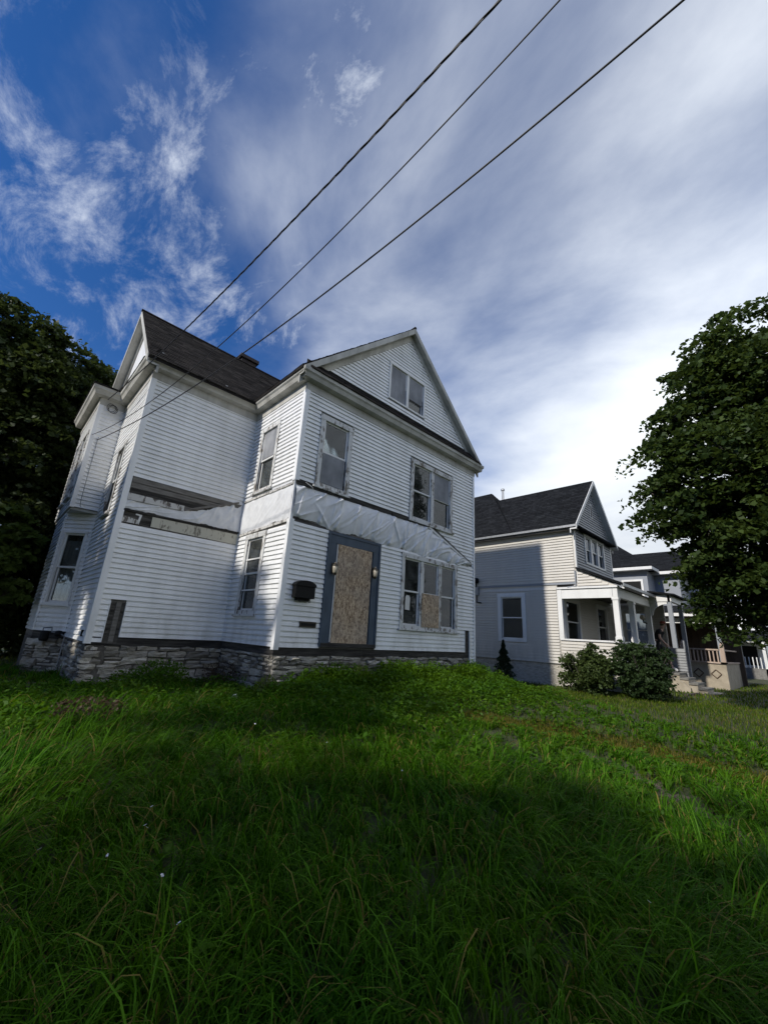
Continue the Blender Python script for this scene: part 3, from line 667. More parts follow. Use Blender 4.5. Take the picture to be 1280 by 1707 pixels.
# left gable (faces the trees): triangle wall, rake
def rake_x(y0, z0, y1, z1, xo, xi):
    m = MB(); t = .19
    P = lambda x, a: [(x, y0, z0 - a[0]), (x, y0, z0 - a[1]), (x, y1, z1 - a[1]), (x, y1, z1 - a[0])]
    m.prism(P(xo, (.012, t)), P(xo + .03, (.012, t))); m.prism(P(xo + .03, (t - .02, t + .01)), P(xi, (t - .02, t + .01))); m.prism(P(xi - .05, (t, t + .18)), P(xi, (t, t + .18)))
    return m.build('rake_board', 'old_cornice', house)
rake_x(2.06, WEZ + .02, WY, WZ, -2.86, -E_); rake_x(YB, WEZ + .02, WY, WZ, -2.86, -E_)
m = MB(); a = [(-E_ - .001, 2.2, 6.0), (-E_ - .001, YB - .15, 6.0), (-E_ - .001, WY, WZ - .1)]; m.prism(a, [(x + .06, y, z) for x, y, z in a]); lg = m.build('gable_wall', 'white_vinyl', house)
m = MB(); m.box(.22, .74, 4.92, 5.40, 8.4, 9.18); ch = m.build('chimney', 'brick_dark', roof_wing); m = MB(); m.box(.15, .81, 4.85, 5.47, 9.18, 9.30); m.build('chimney_cap', 'brick_dark', roof_wing)
# ridge-vent dots left on the wing roof edge
for x, f in ((-2.55, .12), (-1.05, .05), (.05, .02), (.62, .055)):
    m = MB(); y = 2.05 + (WY - 2.05) * f; z = WEZ + (WZ - WEZ) * f; m.box(x, x + .05, y, y + .04, z + .01, z + .05); m.build('snow_guard', 'galvanised', roof_wing)

# band of torn sheeting where the porch roof used to be
def drape(wall, u0, u1, zb, zt, nu, nt_, seed, folds, amp, belly, name='plastic_sheet', lean=1.0):
    r = np.random.default_rng(seed); us = np.linspace(u0, u1, nu); ts = np.linspace(0, 1, nt_)
    U, T = np.meshgrid(us, ts, indexing='ij'); ZB = np.interp(U, *zip(*zb)); ZT = np.interp(U, *zip(*zt))
    Dp = .018 + belly * np.sin(np.pi * T) ** .8
    for _ in range(folds):
        c = r.uniform(u0, u1); k = r.normal(.55, .5) * lean; w = r.uniform(.012, .05); a = amp * r.uniform(.25, 1.1) ; tt = r.uniform(.1, .9); L = r.uniform(.18, .5)
        q = (U - c) - k * (T - .5) + .10 * (T - .5) ** 2 * r.normal()
        Dp += a * np.exp(-np.abs(q / w) ** 1.3) * np.exp(-((T - tt) / L) ** 2)
    for top in (1, 0):
        nu_ = u0 + r.uniform(.05, .3)
        while nu_ < u1:
            for _ in range(5 if top else 3):
                th = r.uniform(.1, 1.15) * (-1 if top else 1); dv = (1 - T if top else T) * .75; du = U - nu_; al = du * math.sin(th) + dv * math.cos(th); pe = du * math.cos(th) - dv * math.sin(th) + .25 * al ** 2 * r.normal()
                Dp += np.where(al > 0, amp * r.uniform(.3, 1.0) * np.exp(-np.abs(pe / r.uniform(.02, .05)) ** 1.4) * np.exp(-(al / r.uniform(.2, .6)) ** 2) * np.clip(al / .06, 0, 1), 0)
            Dp -= amp * .5 * np.exp(-((U - nu_) / .10) ** 2 - (((1 - T) if top else T) / .22) ** 2)
            nu_ += r.uniform(.35, .8)
    Dp = np.maximum(Dp, .008)
    Dp += .010 * np.sin(U * 5 + T * 3) * (1 - T)
    ZB = ZB + .022 * np.sin(U * 4.1) + .014 * np.sin(U * 11.3 + 1) + .010 * np.sin(U * 37) * np.sin(U * 13.7 + 2)
    Zz = ZB + (ZT - ZB) * T
    V = np.array([wall.p(u, z, d) for u, z, d in zip(U.ravel(), Zz.ravel(), Dp.ravel())])
    i, j = np.meshgrid(np.arange(nu - 1), np.arange(nt_ - 1), indexing='ij'); k = (i * nt_ + j).ravel()
    return np_mesh(name, V, np.stack([k, k + nt_, k + nt_ + 1, k + 1], 1), 'plastic_sheet', house, True)
drape(wf, .01, 6.46, [(0, 2.60), (.6, 2.58), (1.1, 2.54), (2.6, 2.53), (3.4, 2.49), (5.8, 2.48), (6.46, 2.575)], [(0, 3.33), (4.42, 3.36), (6.46, 2.62)], 460, 44, 3, 40, .036, .050)['label'] = 'wrinkled white sheeting over the front door'
drape(wi, .02, D - .012, [(0, 2.48), (D, 2.56)], [(0, 3.30), (D, 3.32)], 90, 24, 5, 16, .014, .012)['label'] = 'taut white sheeting on the sunlit side'
drape(ww, .05, E_ - .012, [(0, 2.535), (E_, 2.565)], [(0, 2.74), (1.15, 2.77), (1.5, 2.86), (2.3, 3.24), (E_, 3.31)], 110, 20, 9, 22, .016, .010)
def plank(wall, pts, d0, d1, name, mat): m = MB(); wall.poly(m, pts, d0, d1); return m.build(name, mat, house)
# exposed planks on the wing
for k in range(4):
    z = 2.775 + k * .122
    r = min(E_ - .05, [1.45, 1.9, 2.2, 2.5][k]); plank(ww, [(.09, z), (r, z + .02), (r + .10, z + .115), (.09, z + .115)], .001, .020 + .008 * (k % 2), 'exposed_plank', ('grey_wood', 'rotten_wood', 'grey_wood', 'grey_wood')[k])
plank(ww, [(.07, 2.745), (1.2, 2.765), (1.2, 2.89), (.07, 2.89)], .010, .050, 'ledger', 'peeling_sill'); plank(ww, [(1.22, 2.77), (2.45, 3.28), (2.45, 3.325), (1.22, 2.83)], .026, .050, 'ledger', 'grey_wood')
plank(ww, [(.06, 2.505), (E_ - .03, 2.535), (E_ - .03, 2.565), (.06, 2.545)], .022, .045, 'ledger', 'rotten_wood')
plank(ww, [(.62, 2.27), (E_ - .03, 2.25), (E_ - .03, 2.50), (.62, 2.49)], .004, .026, 'trim_board', 'weathered_yellow'); plank(ww, [(.08, 2.27), (.40, 2.27), (.37, 2.36), (.08, 2.40)], .004, .022, 'trim_board', 'peeling_sill')
plank(ww, [(.08, 2.25), (.62, 2.25), (.62, 2.51), (.08, 2.51)], .0005, .003, 'exposed_sheathing', 'rotten_wood'); plank(ww, [(.36, 2.29), (.395, 2.29), (.42, 2.48), (.30, 2.49), (.30, 2.46), (.375, 2.45)], .003, .02, 'torn_flashing', 'white_trim')
plank(ww, [(.09, 3.235), (E_ - .03, 3.30), (E_ - .03, 3.335), (.09, 3.27)], .001, .012, 'exposed_sheathing', 'rotten_wood')
# ledgers on the front block
for a, b in ((.0, 1.02), (1.03, 2.9), (2.92, 4.45)): plank(wf, [(a, 3.335), (b, 3.345), (b, 3.405), (a, 3.41)], .004, .052 + random.uniform(-.008, .008), 'ledger', 'rotten_wood')
plank(wf, [(0, 3.41), (4.45, 3.405), (4.45, 3.452), (0, 3.452)], .002, .020, 'exposed_sheathing', 'rotten_wood')
plank(wf, [(4.40, 3.40), (6.50, 2.63), (6.54, 2.66), (4.44, 3.46)], .02, .05, 'roof_flashing', 'rotten_wood'); plank(wf, [(4.36, 3.34), (6.47, 2.585), (6.50, 2.63), (4.40, 3.40)], .03, .058, 'roof_flashing', 'white_trim')
plank(wf, [(.02, 2.52), (1.0, 2.50), (1.0, 2.555), (.02, 2.60)], .004, .020, 'exposed_sheathing', 'rotten_wood'); plank(wf, [(2.6, 2.47), (5.9, 2.45), (6.4, 2.50), (6.4, 2.56), (2.6, 2.56)], .003, .016, 'trim_board', 'peeling_sill')
for a, b in ((.0, 1.3), (1.32, D)): plank(wi, [(a, 3.31), (b, 3.32), (b, 3.372), (a, 3.36)], .002, .040, 'ledger', 'peeling_sill')
plank(wi, [(0, 2.44), (D - .02, 2.50), (D - .02, 2.56), (0, 2.49)], .003, .034, 'trim_board', 'peeling_sill')
m = MB(); wf.box(m, 1.15, 1.17, 3.30, 3.50, .055, .062); m.build('bracket', 'black_metal', house)
m = MB(); m.tube([wf.p(.22, 3.42, .05), wf.p(.36, 3.34, .10), wf.p(.48, 3.22, .09)], .007, 5); m.build('loose_strip', 'white_trim', house)
# door surround and board
m = MB(); wf.box(m, 1.00, 1.22, .06, 2.25, .0, .044); wf.box(m, 2.36, 2.58, .06, 2.25, .0, .044); wf.box(m, 1.0, 2.58, 2.25, 2.50, .0, .046); wf.box(m, 1.22, 1.27, .10, 2.25, -.04, .020); wf.box(m, 2.31, 2.36, .10, 2.25, -.04, .020)
wf.box(m, .985, 1.035, .03, 2.5, .0, .060); wf.box(m, 2.545, 2.595, .03, 2.5, .0, .060); wf.box(m, 1.04, 2.54, 2.44, 2.50, .0, .058); df = m.build('door_frame', 'blue_paint', house)
m = MB(); wf.box(m, 1.285, 2.315, .115, 2.245, .030, .047); m.build('door_board', 'strand_board', df)['label'] = 'strand board sheet nailed over the doorway'
m = MB(); wf.box(m, 1.255, 1.283, .13, 2.24, .022, .034); m.build('door_stop', 'white_trim', df)
m = MB(); wf.box(m, 1.02, 2.57, .03, .112, .0, .07); m.build('threshold', 'rotten_wood', df)
m = MB(); wf.box(m, .48, .88, .395, .51, .018, .046); sl_ = m.build('mail_slot', 'bronze_metal', house); m = MB(); wf.box(m, .51, .85, .425, .48, .046, .052); m.build('slot_flap', 'black_metal', sl_)
m = MB(); wf.box(m, .075, .078, 0, .1, 0, .001)
# lanterns beside the door
def lantern(u, z, label):
    q = wf.p(u, z, .045); t = thing('wall_lantern', q, label, 'lantern', 'lanterns beside the boarded door')
    m = MB(); wf.box(m, u - .035, u + .035, z - .10, z + .14, .041, .055); m.build('back_plate', 'bronze_metal', t)
    m = MB(); m.tube([wf.p(u, z + .06, .05), wf.p(u, z + .13, .10), wf.p(u, z + .10, .14)], .010, 6); m.build('arm', 'bronze_metal', t)
    c = wf.p(u, z - .10, .14)
    m = MB(); m.lathe(c, [(.0, .0), (.035, .005), (.05, .03), (.062, .16), (.058, .165)], 8); m.build('glass_shade', 'frosted_glass', t, True)
    m = MB(); m.lathe(c, [(.072, .16), (.055, .19), (.02, .22), (.012, .25), (.0, .26)], 8); m.build('cap', 'bronze_metal', t); m = MB(); m.lathe(c, [(.0, -.045), (.03, -.03), (.042, .004), (.0, .01)], 8); m.build('base_cup', 'bronze_metal', t)
lantern(1.165, 1.66, 'tarnished wall lantern left of the boarded door'); lantern(2.37, 1.74, 'tarnished wall lantern right of the boarded door')
# mailbox
t = thing('mailbox', wf.p(.455, .98, .03), 'black metal wall mailbox left of the boarded front door', 'mailbox')
m = MB(); a = [(.225, .96), (.685, .96), (.685, 1.20), (.225, 1.20)]; wf.poly(m, a, .026, .17); m.build('box_body', 'black_metal', t)
m = MB(); arc = [(.21, 1.195)] + [(.455 + .245 * math.cos(math.pi * (1 - k / 10)), 1.21 + .10 * math.sin(math.pi * k / 10)) for k in range(11)] + [(.70, 1.195)]; wf.poly(m, arc, .026, .19); m.build('lid', 'black_metal', t)
m = MB(); wf.box(m, .30, .61, .90, .958, .03, .10); m.tube([wf.p(.31, .95, .12), wf.p(.31, .89, .16), wf.p(.36, .88, .165)], .006, 5); m.tube([wf.p(.60, .95, .12), wf.p(.60, .89, .16), wf.p(.55, .88, .165)], .006, 5); m.build('paper_hook', 'black_metal', t)
# gas meter and pipes under the left bay
t = thing('gas_meter', wb.p(.35, -.3, .1), 'grey gas meter with pipes under the left bay window', 'meter')
m = MB(); c = wb.p(.42, -.12, .16); m.lathe((c[0], c[1], c[2]), [(0, -.10), (.07, -.10), (.09, -.06), (.09, .08), (.07, .12), (0, .12)], 12); m.build('meter_body', 'black_metal', t)
c = wb.p(.70, -.05, .12); m = MB(); m.lathe(c, [(0, -.07), (.06, -.06), (.075, 0), (.06, .06), (0, .07)], 12); m.build('regulator', 'black_metal', t, True)
m = MB(); m.tube([wb.p(.36, 0, .16), wb.p(.36, .06, .16), wb.p(.55, .08, .16), wb.p(.55, -.02, .14), wb.p(.70, -.03, .12), wb.p(.86, -.10, .12), wb.p(.86, -.95, .12)], .016, 6); m.build('pipe', 'galvanised', t)
m = MB(); wl.box(m, YL(2.78), YL(2.70), -.02, .10, .02, .05); m.build('vent_cap', 'black_metal', house)
# conduit and cable coil on the upper bay
m = MB(); m.tube([wx.p(.14, 4.76, .03), wx.p(.13, 4.70, .03), wx.p(.145, 3.1, .03), wx.p(.16, 2.92, .03), wx.p(.22, 2.86, .02)], .008, 6); m.build('conduit', 'galvanised', house)
m = MB(); rr = random.Random(4); c = Vector(wx.p(.22, 5.62, .10))
for k in range(3):
    m.tube([c + Vector((.10 * math.cos(a * .5236 + k) + .02 * k, -.03 * k + .02 * math.sin(a), .11 * math.sin(a * .5236 + k) - .03 * k)) for a in range(13)], .008, 5)
m.build('cable_coil', 'cable', house)

# ------------------------------------------------------------------ service cables
def cable(A, B, sag, label, r=.016, twisted=False):
    A = Vector(A); B = Vector(B); n = 90
    pts = [A + (B - A) * t - Vector((0, 0, sag * 4 * t * (1 - t))) for t in (1.6 * i / n for i in range(n + 1))]
    t_ = thing('service_cable', tuple(A), label, 'cable', 'overhead service cables')
    if twisted:
        N = 420; L = (B - A).normalized(); a = L.cross(Vector((0, 0, 1))).normalized(); b = L.cross(a)
        fine = []
        for i in range(N + 1):
            f = i / N * n; k = min(int(f), n - 1); fine.append(pts[k].lerp(pts[k + 1], f - k))
        for s, nm, mt, rr_ in ((0, 'conductor', 'cable', .006), (2.09, 'conductor', 'cable', .006), (4.19, 'neutral', 'cable', .005)):
            m = MB(); m.tube([p + (a * math.cos(i * .42 + s) + b * math.sin(i * .42 + s)) * .0065 for i, p in enumerate(fine)], rr_, 5); m.build(nm, mt, t_, True)
    else:
        m = MB(); m.tube(pts, r, 7); m.build('conductor', 'cable', t_, True)
cable((-3.076, 4.60, 5.784), (-2.378, -6.326, 5.4), .25, 'twisted overhead cable, uppermost of the three, ending in a coil under the eave', twisted=True)
cable((-3.179, 4.72, 4.771), (-2.04, -6.674, 5.4), .70, 'thin black overhead cable running between the other two', .007)
cable((-3.048, 4.72, 4.678), (-1.35, -7.384, 5.4), .52, 'thick black overhead cable, lowest of the three', .010)


# ------------------------------------------------------------------ grey neighbour house
def at(px, py, dist):                                             # helper for laying out: a point seen at a pixel, at a ground distance from the camera
    d = FW * FPX + RT * (px - 640) - UP * (py - 853.5); return CAM + d * (dist / math.hypot(d.x, d.y))
PANE = 'clean_glass'; XN = 10.8; XR = 14.65; NX = (XN + XR) / 2; FY = -1.62; LY = -.87; PY = -2.87
nb = thing('neighbour_house', (12.7, 1.0, -1.05), 'grey sided gabled house with dark roof and white trimmed front porch', 'house')
ns = Wall((XN, 8.0), -math.pi / 2); nf = Wall((XN, FY), 0); nl = Wall((XN, LY), 0)
NU = lambda y: 8.0 - y
hs, _ = window(nb, ns, NU(1.55), NU(.36), .39, 2.22, 1, .15, mat='white_trim', sash='white_trim', sill=False)
hf, _ = window(nb, nf, .88, 2.98, 3.34, 4.52, 3, .11, .16, mat='white_trim', curtains=[(Wc, .45, 1, 0, 1)] * 3, sill=False, label='white triple window in the gable front')
hp1, _ = window(nb, nl, .50, 1.95, .35, 2.12, 1, .14, mat='white_trim', sill=False)
hp2, _ = window(nb, nl, 3.7, 5.0, .30, 2.12, 1, .14, mat='white_trim', sill=False)
sw = ns.sheet(0, NU(LY), -.28, 2.50, [hs], name='side_wall', mat='grey_vinyl', parent=nb)
sw2 = ns.sheet(0, NU(FY), 2.50, 4.52, [], name='side_wall', mat='grey_vinyl', parent=nb)
fwl = nf.sheet(.061, XR - XN, 2.45, 4.6, [hf], name='front_wall', mat='grey_scallop', parent=nb)
nl.sheet(.061, 6.0, -.28, 2.45, [hp1, hp2], name='porch_wall', mat='grey_vinyl', parent=nb)
m = MB(); m.box(XR - .06, XR, FY + .06, 8, 2.4, 4.6); m.box(16.74, 16.8, LY + .06, 8, -.3, 4.0); m.box(XN + .07, 16.7, 7.9, 8, -.3, 4.6); m.build('rear_walls', 'grey_vinyl', nb)
m = MB(); m.box(XN + .07, 16.7, LY + .07, 7.9, -.3, -.2); m.box(XN + .07, XR - .07, FY + .07, 7.9, 2.36, 2.44); m.box(XN + .07, XR - .07, FY + .07, 7.9, 4.50, 4.58); m.box(XR, 16.7, LY, 7.9, 3.2, 3.3); m.build('floor_deck', 'room', nb)
siding(ns, 0, NU(LY) - .02, -.26, 2.40, [(NU(1.55), NU(.36), .38, 2.23)], nb); siding(ns, 0, NU(FY) - .06, 2.56, 4.44, [], nb)
siding(nl, .1, 5.95, -.2, 2.3, [(.5, 1.95, .35, 2.12), (3.7, 5.0, .3, 2.12)], nb); flush_siding(nb, 'grey_vinyl', 0)
siding(nf, .06, XR - XN - .06, 3.02, 4.46, [(.88, 2.98, 3.33, 4.53)], nb)
NZ, NE_ = 6.95, 4.58; NS_ = (NZ - NE_) / (NX - 10.5)
siding(nf, 0, 4, 4.74, 6.7, [(NX - XN - .1, NX - XN + .1, 5.35, 5.95)], nb, clip=lambda z: (NX - XN - (NZ - .16 - z) / NS_, NX - XN + (NZ - .16 - z) / NS_))
flush_siding(nb, 'grey_scallop', 0)
m = MB(); a = [nf.p(.03, 4.6), nf.p(XR - XN - .03, 4.6), nf.p(NX - XN, NZ - .12)]; m.prism(a, [(x, y + .06, z) for x, y, z in a]); gw = m.build('gable_wall', 'grey_scallop', nb)
m = MB(); nf.box(m, NX - XN - .10, NX - XN + .10, 5.35, 5.95, .0, .035); gv = m.build('gable_vent', 'white_trim', nb); m = MB(); nf.box(m, NX - XN - .05, NX - XN + .05, 5.40, 5.90, .036, .040); m.build('vent_slit', 'dark_void', gv)
m = MB(); ns.box(m, 0, NU(FY) - .07, 2.47, 2.545, -.0, .034); m.build('band_board', 'grey_scallop', nb)
m = MB(); nf.box(m, -.03, .07, 2.5, 4.5, 0, .035); nf.box(m, XR - XN - .07, XR - XN + .03, 2.5, 4.5, 0, .035); m2 = m; m.build('corner_board', 'white_trim', nb)
NL_ = ((10.5, -1.84, NE_), (10.5, 7.5, NE_), (NX, 7.5, NZ), (NX, -1.84, NZ)); NR_ = ((2 * NX - 10.5, 7.5, NE_), (2 * NX - 10.5, -1.84, NE_), (NX, -1.84, NZ), (NX, 7.5, NZ))
m = MB(); slab(m, *NL_, .06); slab(m, *NR_, .06); nroof = m.build('roof', 'shingle_new', nb)
tag(shingles(*NL_, 21, .14, .33).build('shingles', 'shingle_new', nroof), kind='stuff')
pk = [(12.9, 3.0, 7.46), (12.9, 4.6, 7.46)]; b0 = [(10.52, .7, 4.62), (15.3, .7, 4.62), (15.3, 7.0, 4.62), (10.52, 7.0, 4.62)]
m = MB(); m.add(b0 + pk, [(0, 1, 4), (1, 2, 5, 4), (2, 3, 5), (3, 0, 4, 5), (3, 2, 1, 0)]); hr = m.build('hip_roof', 'shingle_new', nb)
tag(shingles(b0[3], b0[0], pk[0], pk[1], 22, .14, .33).build('shingles', 'shingle_new', hr), kind='stuff'); tag(shingles(b0[0], b0[1], (12.91, 3.0, 7.46), (12.89, 3.0, 7.46), 23, .14, .33).build('shingles', 'shingle_new', hr), kind='stuff')
m = MB(); m.box(16.9 - 2.6, 17.0, -.9, 8.0, 4.0, 4.06); m.build('low_roof', 'shingle_new', nb)
m = MB(); m.tube([(12.9, 2.38, 6.8), (12.9, 2.38, 7.48)], .055, 8); m.lathe((12.9, 2.38, 7.46), [(.055, 0), (.09, .02), (.09, .10), (.05, .13), (0, .13)], 8); m.build('flue_pipe', 'galvanised', nb)
# gutter, soffit, rakes, pent
m = MB(); m.box(10.45, 10.54, -1.84, 7.5, NE_ - .085, NE_ - .005); m.build('gutter', 'galvanised', nb); m = MB(); m.box(10.54, XN, -1.8, 7.5, NE_ - .15, NE_ - .10); m.build('soffit', 'grey_wood', nb)
for s in (-1, 1):
    m = MB(); xe = NX + s * (NX - 10.5 + .02); t_ = .17
    P = lambda y, a, b: [(xe, y, NE_ - a), (xe, y, NE_ - b), (NX, y, NZ - b), (NX, y, NZ - a)]
    m.prism(P(-1.86, .0, t_), P(-1.83, .0, t_)); m.prism(P(-1.83, t_ - .03, t_), P(FY, t_ - .03, t_)); m.prism(P(FY - .03, t_, t_ + .13), P(FY, t_, t_ + .13)); m.build('rake_board', 'white_trim', nb)
m = MB(); m.prism([nf.p(.0, 4.50, .02), nf.p(.0, 4.50, .24), nf.p(.0, 4.56, .26), nf.p(.0, 4.72, .02)], [nf.p(XR - XN, 4.50, .02), nf.p(XR - XN, 4.50, .24), nf.p(XR - XN, 4.56, .26), nf.p(XR - XN, 4.72, .02)]); m.build('pent_roof', 'shingle_new', nb)
# porch
m = MB(); m.box(XN + .02, 16.7, PY + .02, LY, -.32, -.22); m.build('porch_floor', 'concrete_dark', nb)
m = MB(); m.box(XN + .03, 16.5, PY + .03, LY, 2.32, 2.36); m.build('porch_ceiling', 'grey_wood', nb)
m = MB(); m.box(XN, XN + .16, PY + .16, LY - .16, 1.97, 2.30); m.box(XN - .02, XN + .18, LY - .16, LY, .58, 2.30); m.box(XN - .05, XN + .2, PY - .03, LY, 2.305, 2.37); m.box(XN - .03, XN + .2, PY, LY - .02, .53, .585); beam = m.build('porch_beam', 'white_trim', nb)
m = MB(); m.box(XN, 14.62, PY, PY + .15, 1.99, 2.30); m.box(XN + .2, 14.55, PY - .03, PY + .17, .53, .585); m.build('porch_beam', 'white_trim', nb)
for x, y in ((XN + .09, PY + .09), (12.53, PY + .09), (14.60, PY + .09)):
    m = MB(); m.box(x - .085, x + .085, y - .085, y + .085, .55 if x < 14 else -.25, 2.0); pp = m.build('porch_post', 'white_trim', nb); m = MB(); m.box(x - .105, x + .105, y - .105, y + .105, .585, .72); m.box(x - .105, x + .105, y - .105, y + .105, 1.90, 1.975); m.build('post_moulding', 'white_trim', pp)
npw = Wall((XN + .03, LY), -math.pi / 2); npf = Wall((XN + .02, PY + .02), 0)
m = MB(); npw.box(m, 0, LY - PY - .03, -.95, .53, -.05, 0); m.build('half_wall', 'grey_vinyl', nb); m = MB(); npf.box(m, 0, 3.75, -1.1, .53, -.05, 0); m.build('half_wall', 'weathered_siding', nb)
siding(npw, .02, LY - PY - .05, -.3, .53, [], nb); flush_siding(nb, 'grey_vinyl', 0)
siding(npf, .02, 3.7, -1.0, .53, [], nb); flush_siding(nb, 'weathered_siding', 0)
m = MB(); slab(m, (XN - .12, PY - .22, 2.42), (16.6, PY - .22, 2.42), (16.6, FY + .0, 3.06), (XN - .12, FY + .0, 3.06), .06); pr_ = m.build('porch_roof', 'shingle_new', nb)
tag(shingles((XN - .12, PY - .22, 2.425), (16.6, PY - .22, 2.425), (16.6, FY, 3.065), (XN - .12, FY, 3.065), 25, .14, .33).build('shingles', 'shingle_new', pr_), kind='stuff')
m = MB(); a = [(XN, PY - .05, 2.375), (XN, LY - .6, 2.375), (XN, FY, 2.98)]; m.prism(a, [(x + .05, y, z) for x, y, z in a]); m.build('porch_gable_end', 'grey_vinyl', nb)
npe = Wall((XN, FY - .005), -math.pi / 2); siding(npe, 0, 1.3, 2.40, 2.96, [], nb, clip=lambda z: (0.0, (2.96 - z) / .59 * 1.16)); flush_siding(nb, 'grey_vinyl', 0)
m = MB(); m.prism([(XN - .03, FY, 2.99), (XN - .03, FY, 3.06), (XN - .03, PY - .22, 2.43), (XN - .03, PY - .22, 2.36)], [(XN + .02, FY, 2.99), (XN + .02, FY, 3.06), (XN + .02, PY - .22, 2.43), (XN + .02, PY - .22, 2.36)]); m.build('porch_rake', 'white_trim', nb)
m = MB(); m.box(XN - .1, 16.6, PY - .25, PY - .16, 2.33, 2.425); m.build('porch_gutter', 'galvanised', nb)
m = MB(); m.tube([(XN - .03, FY + .05, 2.95), (XN - .03, FY + .05, 2.40), (XN - .03, FY + .35, 2.36)], .03, 6); m.build('downspout', 'grey_scallop', nb)
m = MB(); m.box(XN + .3, 16.7, LY, 7.9, -1.3, -.28); m.build('foundation', 'concrete_dark', nb); m = MB(); ns.box(m, 0, NU(LY), -1.3, -.28, -.25, -.03); m.build('foundation', 'stone', nb)
ne = Wall((16.70, LY), -math.pi / 2)
he, _ = window(nb, ne, .35, 1.45, .35, 2.05, 1, .12, mat='white_trim', sill=False)
ne.sheet(0, LY - PY, -.28, 2.36, [he], name='porch_wall', mat='grey_vinyl', parent=nb); siding(ne, .02, LY - PY - .02, -.2, 2.28, [(.35, 1.45, .33, 2.06)], nb); flush_siding(nb, 'grey_vinyl', 0)
# entry portico with arch bracket
m = MB(); m.box(14.56, 14.68, -3.56, PY, 2.19, 2.45); m.box(14.56, 16.6, -3.60, -3.48, 2.19, 2.45); m.build('entry_beam', 'white_trim', nb)
m = MB(); arc = [(PY + .01, 2.185), (-3.46, 2.185)] + [(-3.46 + .52 * math.sin(k / 8 * math.pi / 2), 2.10 - .42 * (1 - math.cos(k / 8 * math.pi / 2))) for k in range(9)] + [(PY + .01, 1.66)]
m.prism([(14.59, y, z) for y, z in arc], [(14.65, y, z) for y, z in arc]); m.build('arch_bracket', 'white_trim', nb)
for x in (14.66, 16.42):
    m = MB(); m.box(x - .07, x + .07, -3.58, -3.44, .5, 2.19); m.build('entry_post', 'grey_scallop', nb)
m = MB(); slab(m, (14.4, -3.75, 2.46), (16.8, -3.75, 2.46), (16.8, PY, 2.60), (14.4, PY, 2.60), .06); m.build('entry_roof', 'shingle_new', nb)
for x0 in (16.33,):
    m = MB(); m.box(x0, x0 + .12, -3.58, PY - .02, -1.05, .50); m.build('half_wall', 'weathered_siding', nb)
    wq = Wall((x0 - .003, PY - .02), -math.pi / 2); siding(wq, .0, .68, -.35, .48, [], nb); flush_siding(nb, 'weathered_siding', 0)
m = MB(); m.lathe((14.45, -2.6, 1.58), [(0, -.10), (.07, -.08), (.10, 0), (.07, .08), (0, .10)], 10); gl_ = m.build('porch_globe', 'frosted_glass', nb, True)
m = MB(); m.tube([(14.45, -2.6, 1.48), (14.45, -2.62, 1.38), (14.5, -2.72, 1.36)], .02, 6); m.build('globe_arm', 'black_metal', gl_)
# front steps of the neighbour
for k in range(6):
    z1 = -.24 - .15 * k; y1 = -2.90 - .26 * k
    m = MB(); m.box(15.0, 16.28, y1 - .28, y1, z1 - .06, z1); m.build('stair_tread', 'concrete_dark', nb)
    m = MB(); m.box(15.04, 16.24, y1 - .26, y1, max(z1 - .4, -1.25), z1 - .06); m.build('stair_riser', 'concrete', nb)
m = MB(); a = [(-2.88, -1.2), (-3.75, -1.2), (-3.75, -.86), (-3.55, -.70), (-3.30, -.56), (-3.02, -.30), (-2.88, -.30)]; m.prism([(14.84, y, z) for y, z in a], [(14.99, y, z) for y, z in a]); m.build('stair_cheek', 'concrete', nb)
# electric meter on the neighbour's side wall
t = thing('electric_meter', (XN - .05, 2.5, 2.2), 'round electric meter and conduit on the grey house, next to the white corner board', 'meter')
m = MB(); ns.box(m, NU(2.62), NU(2.42), 2.18, 2.52, .025, .10); m.build('meter_box', 'galvanised', t)
m = MB(); c = ns.p(NU(2.52), 2.78, .12); m.lathe((c[0], c[1], c[2] - .12), [(0, .0), (.10, .01), (.13, .08), (.13, .16), (.10, .23), (0, .24)], 12); m.build('meter_dial', 'black_metal', t, True)
m = MB(); m.tube([ns.p(NU(2.52), 2.2, .06), ns.p(NU(2.52), 1.9, .06), ns.p(NU(2.30), 1.86, .06)], .025, 6); m.tube([ns.p(NU(2.55), 2.5, .06), ns.p(NU(2.55), 2.7, .06)], .03, 6); m.build('conduit', 'black_metal', t)
# hose / red brick edging by the bush
for k in range(5):
    m = MB(); x = 13.2 + .26 * k; m.box(x, x + .23, -3.95 - .03 * k, -3.84 - .03 * k, -1.04, -.96); tag(m.build('edging_brick', 'brick_dark'), ('first', 'second', 'third', 'fourth', 'fifth')[k] + ' red edging brick from the dark shrub towards the concrete steps', 'brick', 'edging bricks by the steps')

